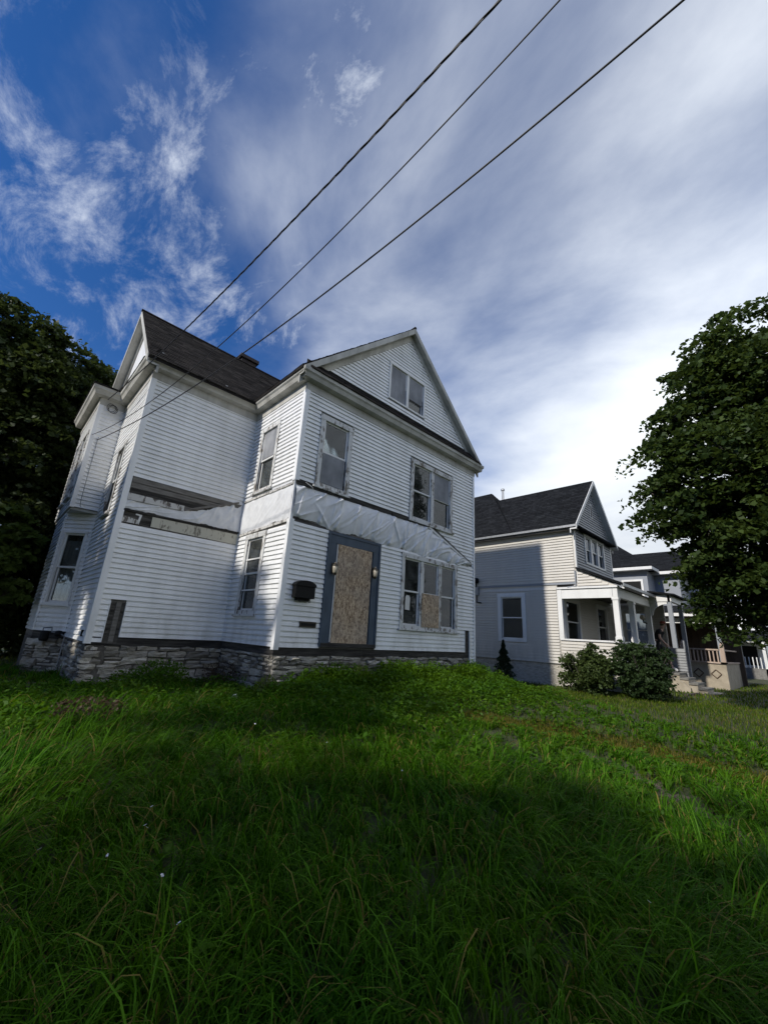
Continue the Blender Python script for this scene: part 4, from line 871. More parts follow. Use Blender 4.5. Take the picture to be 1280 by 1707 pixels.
# ------------------------------------------------------------------ houses farther down the street
h3 = thing('corner_porch_house', (22, 1, -1.05), 'low dark roofed house with tan porch base and wooden railing behind the maple', 'house')
m = MB(); m.box(20.2, 26, -1.6, 8, -1.2, 4.35); m.box(21.6, 25.4, -2.7, -1.6, 2.56, 4.3); m.build('wall', 'grey_scallop', h3)
def hip(x0, x1, y0, y1, ze, zr, root, inset):
    xm = (x0 + x1) / 2; m = MB(); m.add([(x0, y0, ze), (x1, y0, ze), (x1, y1, ze), (x0, y1, ze), (xm, y0 + inset, zr), (xm, y1 - inset, zr), (x0, y0, ze - .02), (x1, y0, ze - .02), (x1, y1, ze - .02), (x0, y1, ze - .02)], [(0, 1, 4), (1, 2, 5, 4), (2, 3, 5), (3, 0, 4, 5), (9, 8, 7, 6), (0, 6, 7, 1), (1, 7, 8, 2), (2, 8, 9, 3), (3, 9, 6, 0)])
    o = m.build('roof', 'shingle_new', root); tag(shingles((x0, y1, ze + .003), (x0, y0, ze + .003), (xm, y0 + inset, zr + .003), (xm, y1 - inset, zr + .003), int(x0 * 7), .15, .4).build('shingles', 'shingle_new', o), kind='stuff')
    m = MB(); t_ = .17; m.box(x0, x0 + .06, y0, y1, ze - t_, ze - .021); m.box(x0 + .06, x1, y0, y0 + .06, ze - t_, ze - .021); m.box(x0 + .06, x0 + .5, y0 + .06, y1, ze - t_, ze - t_ + .03); m.build('fascia', 'white_trim', o); return o
hip(19.8, 26.4, -1.95, 8.4, 4.52, 6.6, h3, 2.6); hip(21.2, 25.8, -3.1, 1.2, 4.44, 5.9, h3, .4)
for y in (-.9, 1.2):
    m = MB(); m.box(20.13, 20.199, y - .5, y + .5, 2.3, 3.9); w_ = m.build('window', 'white_trim', h3); m = MB(); m.box(20.12, 20.129, y - .4, y + .4, 2.4, 3.8); m.build('pane', 'black_metal', w_)
m = MB(); m.box(18.5, 22.5, -4.42, -4.3, -1.15, .0); m.box(18.5, 18.62, -4.3, -1.6, -1.15, .0); pb = m.build('porch_base', 'tan_paint', h3)
for yc in (-3.45, -4.05):
    m = MB(); r_ = .17
    for (a, b), (c, d_) in (((0, r_), (r_, 0)), ((r_, 0), (0, -r_)), ((0, -r_), (-r_, 0)), ((-r_, 0), (0, r_))): m.tube([(18.485, yc + a, -.42 + b), (18.485, yc + c, -.42 + d_)], .018, 5)
    m.build('diamond_trim', 'brown_wood', pb)
m = MB(); m.box(18.44, 18.66, -4.46, -1.6, .0, .06); m.box(18.44, 22.5, -4.46, -4.26, .0, .06); m.build('base_cap', 'rail_wood', h3)
m = MB(); m.box(18.50, 18.60, -4.38, -1.6, .52, .58); m.box(18.60, 22.5, -4.40, -4.32, .52, .58); m.build('hand_rail', 'rail_wood', h3)
for k in range(20):
    y = -1.75 - k * .135; m = MB(); m.box(18.53, 18.57, y - .022, y + .022, .06, .52); m.build('baluster', 'rail_wood', h3)
for x, y in ((18.55, -4.36), (18.55, -3.0)):
    m = MB(); m.box(x - .08, x + .08, y - .08, y + .08, .0, .70); po = m.build('rail_post', 'rail_wood', h3); m = MB(); m.lathe((x, y, .70), [(.07, 0), (.09, .05), (.06, .12), (0, .22)], 8); m.build('finial', 'rail_wood', po)
m = MB(); m.box(18.6, 22.5, -4.3, -1.6, -.4, -.3); m.build('porch_floor', 'concrete_dark', h3)
m = MB(); slab(m, (18.1, -1.6, 2.10), (18.1, -4.75, 2.10), (20.2, -4.75, 2.55), (20.2, -1.6, 2.55), .05); m.box(20.2, 22.6, -4.75, -1.6, 2.50, 2.55); m.build('porch_roof', 'shingle_new', h3)
m = MB(); m.box(18.12, 18.18, -4.73, -1.6, 1.90, 2.05); m.box(18.18, 22.5, -4.73, -4.67, 1.90, 2.05); m.build('porch_fascia', 'white_trim', h3)
m = MB(); m.box(18.46, 18.62, -4.40, -1.6, 1.62, 1.84); m.box(18.62, 22.5, -4.40, -4.28, 1.62, 1.84); m.build('porch_beam', 'white_trim', h3)
m = MB(); m.box(18.2, 22.5, -4.6, -1.62, 1.845, 1.895); m.build('porch_ceiling', 'brown_wood', h3)
for y in (-4.32, -1.75): m = MB(); m.box(18.50, 18.64, y - .07, y + .07, .06, 1.62); m.build('porch_post', 'grey_scallop', h3)
m = MB(); m.box(22.5, 22.6, -4.6, -1.6, -1.1, 2.5); m.build('porch_rear_wall', 'brown_wood', h3); m = MB(); m.box(20.10, 20.19, -2.6, -1.62, -.3, 1.7); m.build('porch_door', 'brown_wood', h3)

h4 = thing('blue_grey_house', (27, 0, -1.05), 'blue grey house with white fascia and corner board seen past the maple leaves', 'house')
m = MB(); m.box(24.2, 31, -3.35, 7, -1.2, 3.55); wl4 = m.build('wall', 'blue_grey_siding', h4)
w4 = Wall((24.19, 7), -math.pi / 2); siding(w4, 0, 10.3, 2.0, 3.5, [], h4, lap=.12); flush_siding(h4, 'blue_grey_siding', 0)
hip(23.8, 31.4, -3.75, 7.4, 3.75, 6.0, h4, 3.5)
m = MB(); m.box(24.12, 24.195, -3.40, -3.22, -1, 3.5); m.build('corner_board', 'white_trim', h4)
for yy in (-1.2, 1.4):
    m = MB(); m.box(24.12, 24.185, yy - .5, yy + .5, 1.2, 2.9); w_ = m.build('window', 'white_trim', h4); m = MB(); m.box(24.11, 24.119, yy - .4, yy + .4, 1.3, 2.8); m.build('pane', 'black_metal', w_)
h5 = thing('white_porch_house', (38, -3, -1.05), 'white house with square porch posts far down the street', 'house')
m = MB(); m.box(36, 44, -4.6, 4, -1.2, 4.6); m.build('wall', 'white_vinyl', h5); hip(35.6, 44.4, -5.0, 4.4, 4.7, 7.2, h5, 3.5)
m = MB(); m.box(33.6, 36, -5.6, -1.8, 1.30, 1.52); m.build('porch_beam', 'white_trim', h5); m = MB(); slab(m, (33.4, -1.6, 1.55), (33.4, -5.8, 1.55), (36, -5.8, 2.2), (36, -1.6, 2.2), .05); m.build('porch_roof', 'shingle_new', h5)
for y in (-5.55, -4.7, -3.5, -2.0): m = MB(); m.box(33.6, 33.76, y, y + .16, -1.1, 1.30); m.build('porch_post', 'white_trim', h5)
m = MB(); m.box(33.6, 36, -5.6, -1.8, -1.2, -.35); m.build('porch_base', 'concrete_dark', h5)
for k in range(18): y = -5.4 + k * .2; m = MB(); m.box(33.64, 33.69, y, y + .05, -.35, .35); m.build('baluster', 'white_trim', h5)
m = MB(); m.box(35.93, 35.995, -4.2, -3.2, -.3, 1.2); w_ = m.build('window', 'white_trim', h5); m = MB(); m.box(35.92, 35.929, -4.1, -3.3, -.2, 1.1); m.build('pane', 'black_metal', w_)
# low retaining wall in front of the far porch
m = MB(); m.box(21.5, 30, -6.1, -5.85, -1.1, -.45); m.box(21.5, 30, -6.13, -5.82, -.45, -.38); tag(m.build('retaining_wall', 'concrete_dark'), 'low concrete retaining wall right of the tan porch base', 'wall')
# ------------------------------------------------------------------ foliage
def leaves(centres, normals_up, size, rng, jitter=.62, fold=.12, aspect=.42):
    """centres (n,3) -> quads"""
    n = len(centres); nv = rng.normal(0, jitter, (n, 3)); nv[:, 2] += normals_up; nv /= np.linalg.norm(nv, axis=1)[:, None]
    a = rng.normal(0, 1, (n, 3)); a -= (a * nv).sum(1)[:, None] * nv; a /= np.linalg.norm(a, axis=1)[:, None]; b = np.cross(nv, a)
    s = (size * rng.uniform(.45, 1.4, n))[:, None]
    V = np.stack([centres - a * s * .5, centres + b * s * aspect + nv * s * fold, centres + a * s * .55 - nv * s * fold * .6, centres - b * s * aspect + nv * s * fold], 1).reshape(-1, 3)
    F = np.arange(4 * n).reshape(n, 4); return V, F
def crown_points(blobs, n, rng, pad=.5, per=55, flat=.16, shell=.72):
    """foliage pads: flattened, drooping sprays on the outside of each lobe, with gaps between them"""
    vol = np.array([b[3] ** 2 for b in blobs]); cnt = np.maximum(2, (n / per * vol / vol.sum())).astype(int); out = []
    for (x, y, z, r), k in zip(blobs, cnt):
        d = rng.normal(0, 1, (k, 3)); d[:, 2] = d[:, 2] * .9 + .1; d /= np.linalg.norm(d, axis=1)[:, None]
        rad = r * (shell + (1.06 - shell) * rng.uniform(0, 1, k) ** .6) * (1 + .12 * np.sin(d[:, 0] * 6 + x) * np.sin(d[:, 1] * 7 + y))
        c = np.array([x, y, z]) + d * rad[:, None]; ps = pad * rng.uniform(.55, 1.25, k)
        q = np.sqrt(rng.uniform(0, 1, (k, per))) * ps[:, None]; a = rng.uniform(0, 6.2832, (k, per)); lob = 1 + .35 * np.sin(a * 3 + rng.uniform(0, 6, (k, 1)))
        ox, oy = q * lob * np.cos(a), q * lob * np.sin(a); tilt = d[:, None, :2] * -.42
        oz = rng.normal(0, flat, (k, per)) * ps[:, None] * .8 - (q ** 2) / (ps[:, None] + .05) * .35 + ox * tilt[:, :, 0] + oy * tilt[:, :, 1]
        out.append((c[:, None, :] + np.stack([ox, oy, oz], -1)).reshape(-1, 3))
    return np.concatenate(out)
def tree(name, base, blobs, n, size, mat, label, seed, trunk_r=.2, group=None, pad=.5, per=55, cat='tree', flat=.16, shell=.72):
    rng = np.random.default_rng(seed); rr = random.Random(seed); bx_, by_ = base; bz = float(gz(bx_, by_)) - .1
    t = thing(name, (bx_, by_, bz), label, cat, group)
    zt = max(b[2] for b in blobs); cx = sum(b[0] for b in blobs) / len(blobs); cy = sum(b[1] for b in blobs) / len(blobs)
    top = Vector((cx, cy, bz + (zt - bz) * .8)); B = Vector((bx_, by_, bz)); m = MB()
    spine = [B.lerp(top, f) + Vector((rr.uniform(-.1, .1), rr.uniform(-.1, .1), 0)) * (1 if 0 < f < 1 else 0) * trunk_r * 4 for f in (0, .04, .15, .3, .5, .7, .85, 1)]
    m.tube(spine, [trunk_r * f for f in (1.5, 1.15, 1, .85, .65, .42, .25, .10)], 9); m.build('trunk', 'bark', t, True)
    m = MB()
    for (x, y, z, r) in blobs:
        f = min(max((z - r - bz) / max(top.z - bz, .1), .2), .8); k = f * (len(spine) - 1); i = min(int(k), len(spine) - 2); s = spine[i].lerp(spine[i + 1], k - i); e = Vector((x, y, z)); mid = s.lerp(e, .5) + Vector((0, 0, .12 * r))
        m.tube([s, mid, e], [trunk_r * .38, trunk_r * .24, trunk_r * .08], 6)
        for _ in range(3):
            d = Vector((rr.gauss(0, 1), rr.gauss(0, 1), rr.gauss(.3, .6))).normalized() * r * .85; m.tube([mid.lerp(e, .4), e + d * .5, e + d], [trunk_r * .15, trunk_r * .09, trunk_r * .03], 4)
    m.build('limbs', 'bark', t, True)
    P = crown_points(blobs, n, rng, pad, per, flat, shell); V, F = leaves(P, .8, size, rng); np_mesh('crown', V, F, mat, t); return t
def B(px, py, dist, rpx):
    p = at(px, py, dist); depth = (p - CAM).dot(FW); return (p.x, p.y, p.z, rpx * depth / FPX)
tree('maple_tree', (9.9, -7.6), [B(1244, 590, 14, 74), B(1199, 610, 13.8, 52), B(1164, 655, 13.6, 50), B(1126, 690, 13.4, 26), B(1266, 690, 14.5, 90), B(1154, 740, 13.2, 56), B(1104, 770, 13.3, 34), B(1216, 770, 13, 80), B(1114, 838, 13.4, 44), B(1189, 850, 13.2, 74), B(1092, 815, 13.6, 26), B(1152, 893, 13.6, 34), B(1256, 880, 13.5, 96), B(1216, 938, 13.6, 54), B(1190, 950, 14.0, 38),
     B(1212, 1012, 13.9, 30), B(1216, 1010, 13.8, 46), B(1276, 1000, 14, 62), B(1336, 640, 14, 110), B(1356, 780, 13.5, 120), B(1346, 920, 13.5, 110), B(1426, 700, 14.5, 120), B(1436, 860, 14.5, 130), B(1351, 1010, 14, 70)],
     100000, .128, 'maple_leaf', 'large dense maple tree at the right edge of the lawn', 31, .26, pad=.50, per=95, shell=.70)
# trees behind the house on the left
GL = 'trees behind and left of the derelict house'
tree('left_tree', (-7.6, 10.2), [B(-40, 560, 18, 80), B(28, 560, 17.5, 62), B(10, 640, 17.5, 90), B(70, 650, 17, 66), B(20, 760, 17, 95), B(-60, 720, 18, 110)], 46000, .15, 'dark_leaf', 'tallest dark tree at the left edge behind the white house', 41, .3, GL, .5, 60)
tree('left_tree', (-4.8, 12.2), [B(110, 632, 19, 60), B(150, 655, 19.5, 46), B(105, 720, 18.5, 80), B(60, 800, 18.5, 85), B(165, 720, 20, 62), B(178, 640, 20.5, 26)], 40000, .15, 'dark_leaf', 'dark tree just behind the upper bay of the white house', 42, .28, GL, .5, 60)
tree('left_tree', (-5.6, 9.4), [B(35, 880, 16.5, 75), B(75, 850, 17, 60), B(10, 960, 16.5, 75), B(50, 980, 17, 55), B(-30, 900, 16, 90), B(5, 1050, 17, 60), B(45, 1050, 18, 45)], 36000, .15, 'dark_leaf', 'low dark tree filling the gap left of the foundation', 43, .22, GL, .5, 60)
tree('sapling', (-4.55, 6.2), [B(22, 862, 13.4, 20), B(30, 900, 13.4, 26), B(8, 930, 13.2, 26), B(22, 985, 13.4, 22)], 2200, .16, 'bright_leaf', 'bright green sapling in front of the dark trees at left', 44, .05, None, .2, 30)
# neighbouring garden trees along the left lot line, outside the picture; they throw the shade on the lawn, the last one added to dapple it
GS = 'trees along the left lot line'
tree('lot_tree', (-10.2, -5.4), [(-10.2, -5.6, 5.0, 2.1), (-10.0, -4.5, 4.2, 1.6), (-10.4, -6.6, 4.4, 2.1), (-9.8, -5.2, 2.6, 1.7), (-10.0, -3.4, 3.0, 1.35), (-10.0, -3.6, 5.0, .9)], 7500, .20, 'dark_leaf', 'broad tree on the left lot line nearest the camera side', 51, .28, GS, .5, 40, shell=.3)
tree('lot_tree', (-9.6, -9.4), [(-9.6, -9.4, 5.2, 2.3), (-9.6, -8.2, 3.6, 1.9), (-9.6, -10.6, 4.0, 2.2), (-9.6, -9.2, 6.6, 1.3)], 11000, .26, 'dark_leaf', 'tree on the left lot line closest to the street', 52, .28, GS, .5, 40, shell=.3)
tree('lot_tree', (-9.4, 1.9), [(-9.4, 1.8, 6.6, 1.5), (-9.4, 1.7, 4.6, 1.4), (-9.4, 2.2, 2.6, 1.5)], 15000, .24, 'dark_leaf', 'narrow tree on the left lot line level with the wing wall', 53, .2, GS, .5, 40, shell=.3)
tree('lot_tree', (-9.4, 5.6), [(-9.4, 5.4, 6.2, 1.9), (-9.4, 6.2, 4.2, 1.9), (-9.4, 4.6, 3.2, 1.6), (-9.4, 5.8, 7.2, 1.2)], 16000, .24, 'dark_leaf', 'tree on the left lot line level with the bay', 54, .22, GS, .5, 40, shell=.3)
tree('lot_tree', (-9.9, -.9), [(-9.9, -.7, 6.3, .9), (-9.9, -1.4, 7.3, 1.0), (-9.9, -.3, 8.2, .7), (-9.9, -1.7, 5.0, .8), (-9.9, -2.2, 6.2, .8)], 3800, .18, 'dark_leaf', 'thin sparse unseen tree added on the left lot line to dapple the lawn', 55, .10, GS, .35, 30, shell=.3)  # unseen tree added to break up the sunlit strip of lawn
# street trees on the far pavement, behind the camera; the front windows mirror them
for i_, (x_, y_, h_) in enumerate(((-7, -26, 7.5), (1.5, -25, 7.0), (9.5, -26.5, 8.0), (18, -25, 7.2), (27, -26, 8.0))):
    tree('street_tree', (x_, y_), [(x_, y_, h_ - 2.6, 2.5), (x_ + 1.4, y_, h_ - 3.6, 1.9), (x_ - 1.5, y_ + .3, h_ - 3.4, 1.9), (x_ + .2, y_ - .6, h_ - 1.2, 1.6)], 3500, .42, 'dark_leaf', ('first', 'second', 'third', 'fourth', 'fifth')[i_] + ' round tree along the opposite pavement, counted from the left lot line', 80 + i_, .2, 'trees along the opposite pavement', .6, 30)
# shrubs by the neighbour's porch
def shrub(name, c, rx, rz, n, size, mat, label, seed, stems=7):
    rng = np.random.default_rng(seed); rr = random.Random(seed); z0 = float(gz(c[0], c[1])); t = thing(name, (c[0], c[1], z0), label, 'shrub')
    m = MB()
    for k in range(stems):
        a = rr.uniform(0, 6.28); m.tube([(c[0], c[1], z0 - .05), (c[0] + .4 * rx * math.cos(a), c[1] + .4 * rx * math.sin(a), z0 + rz * .8), (c[0] + .75 * rx * math.cos(a), c[1] + .75 * rx * math.sin(a), z0 + rz * 1.5)], [.02, .015, .006], 5)
    m.build('stems', 'bark', t)
    blobs = [(c[0] + rr.uniform(-.5, .5) * rx, c[1] + rr.uniform(-.5, .5) * rx, z0 + rz * rr.uniform(.45, 1.35), rx * rr.uniform(.4, .62)) for _ in range(11)]
    blobs += [(c[0] + rx * 1.02 * math.cos(a_) * q_, c[1] + rx * 1.02 * math.sin(a_) * q_, z0 + rz * (1.0 + .95 * math.sqrt(max(0, 1 - q_ * q_))) * rr.uniform(.8, 1.06), rr.uniform(.07, .16)) for a_, q_ in ((rr.uniform(0, 6.28), rr.uniform(.1, 1)) for _ in range(16))]
    P = crown_points(blobs, n, rng, .13, 22, .3, .6); P = P[P[:, 2] > z0 + .03]; V, F = leaves(P, .6, size, rng, .7); np_mesh('foliage', V, F, mat, t); return t
shrub('porch_shrub', (10.15, -3.55), .95, .82, 15000, .075, 'shrub_leaf', 'dark rounded evergreen shrub in front of the porch half wall', 61)
shrub('porch_shrub', (9.75, -2.05), .85, .66, 12000, .075, 'shrub_light', 'paler leafy shrub against the grey house, left of the dark rounded one', 62)
shrub('far_shrub', (22.5, -6.9), 1.0, .8, 5000, .10, 'shrub_leaf', 'small shrub at the right edge under the maple', 63)
def conifer(c, h, label):
    rng = np.random.default_rng(9); z0 = float(gz(*c)); t = thing('young_conifer', (c[0], c[1], z0), label, 'conifer'); m = MB(); m.tube([(c[0], c[1], z0 - .05), (c[0], c[1], z0 + h)], [.03, .006], 6); m.build('trunk', 'bark', t)
    n = 5200; f = rng.uniform(0, 1, n) ** .8; tier = .5 + .5 * np.abs(np.sin(f * 19)); r = (1 - f) * .62 * tier * rng.uniform(.3, 1, n); a = rng.uniform(0, 6.283, n)
    P = np.stack([c[0] + r * np.cos(a), c[1] + r * np.sin(a), z0 + .06 + f * h * .97 - r * .35], 1); V, F = leaves(P, .5, .075, rng, .8, .05, .22); np_mesh('crown', V, F, 'needle', t)
conifer((10.15, 1.0), 1.42, 'small dark conifer beneath the grey house window')

# ------------------------------------------------------------------ grass and weeds
def in_any(x, y):
    b = ((x > -.02) & (x < W) & (y > -.04) & (y < 9)) | ((x > -E_ - .02) & (x < 0) & (y > D - .04) & (y < 9)) | ((x > -3.3) & (x < -2.5) & (y > 4.4) & (y < 7.3)) | ((x - y > -2.596 - 4.78 - .05 + 0) & (x + 0 > -3.3) & (x < -2.5) & (y > 4.3) & (y < 5.0) & (x + y > 1.73))
    return b | ((x > XN - .02) & (x < 17) & (y > PY) & (y < 8)) | ((x > 14.8) & (x < 16.5) & (y > -4.55) & (y < -2.8)) | ((x > 18.4) & (y > -4.5) & (x < 40))
def frustum_ok(x, y, z, m=60):
    dx, dy, dz = x - CAM.x, y - CAM.y, z - CAM.z; w = dx * FW.x + dy * FW.y + dz * FW.z
    u = 640 + FPX * (dx * RT.x + dy * RT.y + dz * RT.z) / np.maximum(w, .05); v = 853.5 - FPX * (dx * UP.x + dy * UP.y + dz * UP.z) / np.maximum(w, .05)
    return (w > .15) & (u > -m * 3) & (u < 1280 + m * 3) & (v < 1707 + m * 4)
def blades(x, y, length, width, seg, rng, flop, mat, name, label, ang=None, cat='grass'):
    n = len(x); z = gz(x, y) - .01
    if ang is None: ang = rng.uniform(0, 6.283, n)
    fl = flop * rng.uniform(.3, 1.5, n)
    dx, dy = np.cos(ang), np.sin(ang); tw = rng.normal(0, .5, n); wx_, wy_ = -np.sin(ang + tw), np.cos(ang + tw)
    V = np.empty((n, 2 * seg + 1, 3)); px, py, pz = x.copy(), y.copy(), z.copy(); th = rng.uniform(.02, .5, n)
    ds = length / seg
    for i in range(seg + 1):
        wd = width * (1 - (i / seg) ** 2.0) * .5 * (1 if i else .6)
        if i < seg:
            V[:, 2 * i, 0] = px - wx_ * wd; V[:, 2 * i, 1] = py - wy_ * wd; V[:, 2 * i, 2] = pz
            V[:, 2 * i + 1, 0] = px + wx_ * wd; V[:, 2 * i + 1, 1] = py + wy_ * wd; V[:, 2 * i + 1, 2] = pz
        else: V[:, 2 * i, 0] = px; V[:, 2 * i, 1] = py; V[:, 2 * i, 2] = pz
        px = px + dx * np.sin(th) * ds; py = py + dy * np.sin(th) * ds; pz = pz + np.cos(th) * ds; th = np.minimum(th + fl / seg * (.8 + i * .45), 2.2)
        pz = np.maximum(pz, gz(px, py) + .02 + rng.uniform(0, .05, n))
    k = np.arange(n)[:, None] * (2 * seg + 1); Fq = []
    for i in range(seg - 1): Fq.append(np.concatenate([k + 2 * i, k + 2 * i + 1, k + 2 * i + 3, k + 2 * i + 2], 1))
    i = seg - 1; Ft = np.concatenate([k + 2 * i, k + 2 * i + 1, k + 2 * i + 2], 1)
    tri = [Ft] + [q[:, [0, 1, 2]] for q in Fq] + [q[:, [0, 2, 3]] for q in Fq]
    o = np_mesh(name, V.reshape(-1, 3), np.concatenate(tri), mat, None, True); tag(o, label, cat, kind='stuff'); return o
def scatter(rmin, rmax, dens, rng):
    A = np.pi * (rmax ** 2 - rmin ** 2) * (130 / 360); n = int(A * dens)
    r = np.sqrt(rng.uniform(rmin ** 2, rmax ** 2, n)); h = math.atan2(FW.x, FW.y) + rng.uniform(-65, 65, n) * math.pi / 180
    x = CAM.x + r * np.sin(h); y = CAM.y + r * np.cos(h); ok = ~in_any(x, y) & frustum_ok(x, y, gz(x, y)); return x[ok], y[ok]
rng = np.random.default_rng(77)
def tall_mask(x, y): return np.clip((seg_dist(x, y, PATH) - .22) / .35, 0, 1) * np.clip(seg_dist(x, y, DIRT) / .22, 0, 1) * (1 - sstep(6.0, 7.6, x + .3 * np.sin(y * 2)))
X1, Y1, L1, W1, A1_ = [], [], [], [], []
for rmin, rmax, dens, per, ln, wd in ((.9, 2.8, 80, 27, .48, .0082), (2.8, 5.0, 62, 24, .47, .0092), (5.0, 8.0, 44, 20, .38, .0120), (8.0, 13.5, 24, 15, .28, .016)):
    x, y = scatter(rmin, rmax, dens, rng); tm = tall_mask(x, y); keep = rng.uniform(0, 1, len(x)) < tm; x, y, tm = x[keep], y[keep], tm[keep]; n = len(x)
    wind = .9 * np.sin(x * .9 + 1.1 * np.sin(y * .8)) + 1.0 * np.sin(y * .7 - x * .5 + 1) + rng.normal(0, .35, n) - .9; bias = np.clip(rng.normal(1.0, .35, n), 0, 1.6); big = rng.uniform(.5, 1.3, n)
    a = rng.uniform(0, 6.283, (n, per)); q = np.sqrt(rng.uniform(0, 1, (n, per))) * .055
    vx = np.cos(a) + bias[:, None] * 1.5 * np.cos(wind)[:, None]; vy = np.sin(a) + bias[:, None] * 1.5 * np.sin(wind)[:, None]
    X1.append((x[:, None] + q * np.cos(a)).ravel()); Y1.append((y[:, None] + q * np.sin(a)).ravel()); A1_.append(np.arctan2(vy, vx).ravel() + rng.normal(0, .18, n * per))
    short_ = 1 - .55 * sstep(.2, 1.8, x) * sstep(-6.9, -5.4, y)
    L1.append(((ln * big * short_ * (.5 + .5 * tm))[:, None] * rng.uniform(.4, 1.25, (n, per))).ravel()); W1.append(wd * rng.uniform(.45, 1.35, n * per))
blades(np.concatenate(X1), np.concatenate(Y1), np.concatenate(L1), np.concatenate(W1), 6, rng, 2.7, 'grass_blade', 'tall_grass', 'long unmown grass flopping over the front yard', np.concatenate(A1_))
def short_grass(on_path, name, mat, label):
    X1, Y1, L1, W1 = [], [], [], []
    for rmin, rmax, dens, wd in ((.9, 4.5, 1500, .006), (4.5, 9, 1500, .008), (9, 16, 500, .013), (16, 30, 100, .028)):
        x, y = scatter(rmin, rmax, dens * (2.6 if on_path else 1), rng); pathy = seg_dist(x, y, PATH) < .48 + .10 * np.sin(x * 5 + y * 3)
        keep = (rng.uniform(0, 1, len(x)) < (1 - .75 * tall_mask(x, y))) & (seg_dist(x, y, DIRT) > .12 + .08 * np.sin(x * 9)) & (pathy if on_path else ~pathy); x, y = x[keep], y[keep]
        X1.append(x); Y1.append(y); L1.append(rng.uniform(.035, .10, len(x))); W1.append(wd * rng.uniform(.7, 1.3, len(x)))
    blades(np.concatenate(X1), np.concatenate(Y1), np.concatenate(L1), np.concatenate(W1), 2, rng, .8, mat, name, label)
short_grass(False, 'short_grass', 'short_blade', 'short mown grass on the lawn of the grey house')
short_grass(True, 'path_grass', 'path_blade', 'dry yellowish cropped grass on the sunken path strip')
# broad-leaved weeds banked up against the front wall
def weeds():
    n = 6800; x = rng.uniform(-.4, 7.4, n); y = -.12 - np.abs(rng.normal(0, 1.2, n)); keep = ~in_any(x, y) & (y > -3.8 + .25 * np.abs(x - 3)) & (tall_mask(x, y) > .4); x, y = x[keep], y[keep]
    x2 = rng.uniform(-4.6, -.1, 1500); y2 = rng.uniform(-1.6, 2.2, 1500); k2 = ~in_any(x2, y2) & (np.sin(x2 * 2.1 + 1) * np.sin(y2 * 1.7) > -.25); x = np.concatenate([x, x2[k2]]); y = np.concatenate([y, y2[k2]])
    x3 = rng.uniform(-4, 6, 900); y3 = rng.uniform(-6.8, -2, 900); x = np.concatenate([x, x3]); y = np.concatenate([y, y3])
    z = gz(x, y); n = len(x); h = np.where(y > -.9, .33, .24) * (.65 + .6 * np.sin(x * 1.7 + 2.1 * np.sin(y * 1.3)) ** 2) * rng.uniform(.35, 1.15, n) * np.where(x < 0, .7, 1); h[-900:] *= .8
    per = 11; t = rng.uniform(.15, 1, (n, per)); r = .09 * rng.uniform(.3, 1.2, (n, per)); a = rng.uniform(0, 6.283, (n, per))
    P = np.stack([x[:, None] + r * np.cos(a), y[:, None] + r * np.sin(a), z[:, None] + h[:, None] * t], -1).reshape(-1, 3)
    V, F = leaves(P, 1.0, .062, rng, .5, .1, .30); tag(np_mesh('broadleaf_weeds', V, F, 'weed_leaf'), 'green broadleaf weeds banked against the front foundation', 'weeds', kind='stuff')
weeds()
def rosettes():
    n = 260; x = rng.uniform(-5.5, 5.5, n); y = rng.uniform(-7, -1.2, n); k = (tall_mask(x, y) > .5) & frustum_ok(x, y, gz(x, y)) & (np.hypot(x - CAM.x, y - CAM.y) > 1.3); x, y = x[k], y[k]; n = len(x); per = 7
    a = rng.uniform(0, 6.283, (n, 1)) + np.arange(per)[None] * 6.283 / per + rng.normal(0, .3, (n, per)); L = rng.uniform(.035, .075, (n, 1)) * rng.uniform(.6, 1.1, (n, per)); z0 = (gz(x, y) + rng.uniform(.05, .14, n))[:, None]
    c, s_ = np.cos(a), np.sin(a); w = L * rng.uniform(.20, .32, (n, 1)); P = []
    for t, ww_, h in ((0, .12, 0), (.35, 1, .30), (.7, .9, .38), (1, .05, .22)):
        for sg in (-1, 1): P.append(np.stack([x[:, None] + c * L * t - s_ * w * ww_ * sg, y[:, None] + s_ * L * t + c * w * ww_ * sg, z0 + L * h + .1 * w * ww_], -1))
    V = np.stack(P, 2).reshape(-1, 3); k = np.arange(n * per)[:, None] * 8; F = np.concatenate([k + np.array([[2 * i, 2 * i + 1, 2 * i + 3, 2 * i + 2]]) for i in range(3)])
    tag(np_mesh('rosette_weeds', V, F, 'weed_leaf', None, True), 'broad leaved rosette weeds scattered through the long grass', 'weeds', kind='stuff')
rosettes()
def weed_clump(c, n, h, r, size, mat, label, seed):
    g_ = np.random.default_rng(seed); z0 = float(gz(*c)); t = thing('weed_clump', (c[0], c[1], z0), label, 'weed'); m = MB(); rr = random.Random(seed)
    for k in range(14):
        a = rr.uniform(0, 6.28); q = rr.uniform(.2, 1) * r; m.tube([(c[0] + q * .3 * math.cos(a), c[1] + q * .3 * math.sin(a), z0 - .02), (c[0] + q * math.cos(a), c[1] + q * math.sin(a), z0 + h * rr.uniform(.7, 1.1))], [.005, .002], 4)
    m.build('stalks', 'brown_weed' if mat == 'brown_weed' else mat, t)
    q = r * g_.uniform(0, 1, n) ** .5; a = g_.uniform(0, 6.283, n); P = np.stack([c[0] + q * np.cos(a), c[1] + q * np.sin(a), z0 + h * g_.uniform(.1, 1, n) * (1 - .4 * (q / r) ** 2)], 1); V, F = leaves(P, .6, size, g_, .8, .1, .3); np_mesh('leaves', V, F, mat, t)
weed_clump((-2.95, -.95), 900, .30, .42, .045, 'brown_weed', 'reddish brown dried weed clump in the grass left of centre', 71)
weed_clump((-.35, 1.35), 700, .55, .38, .04, 'brown_weed', 'dry dark weeds in the inside corner of the stone foundation', 72)
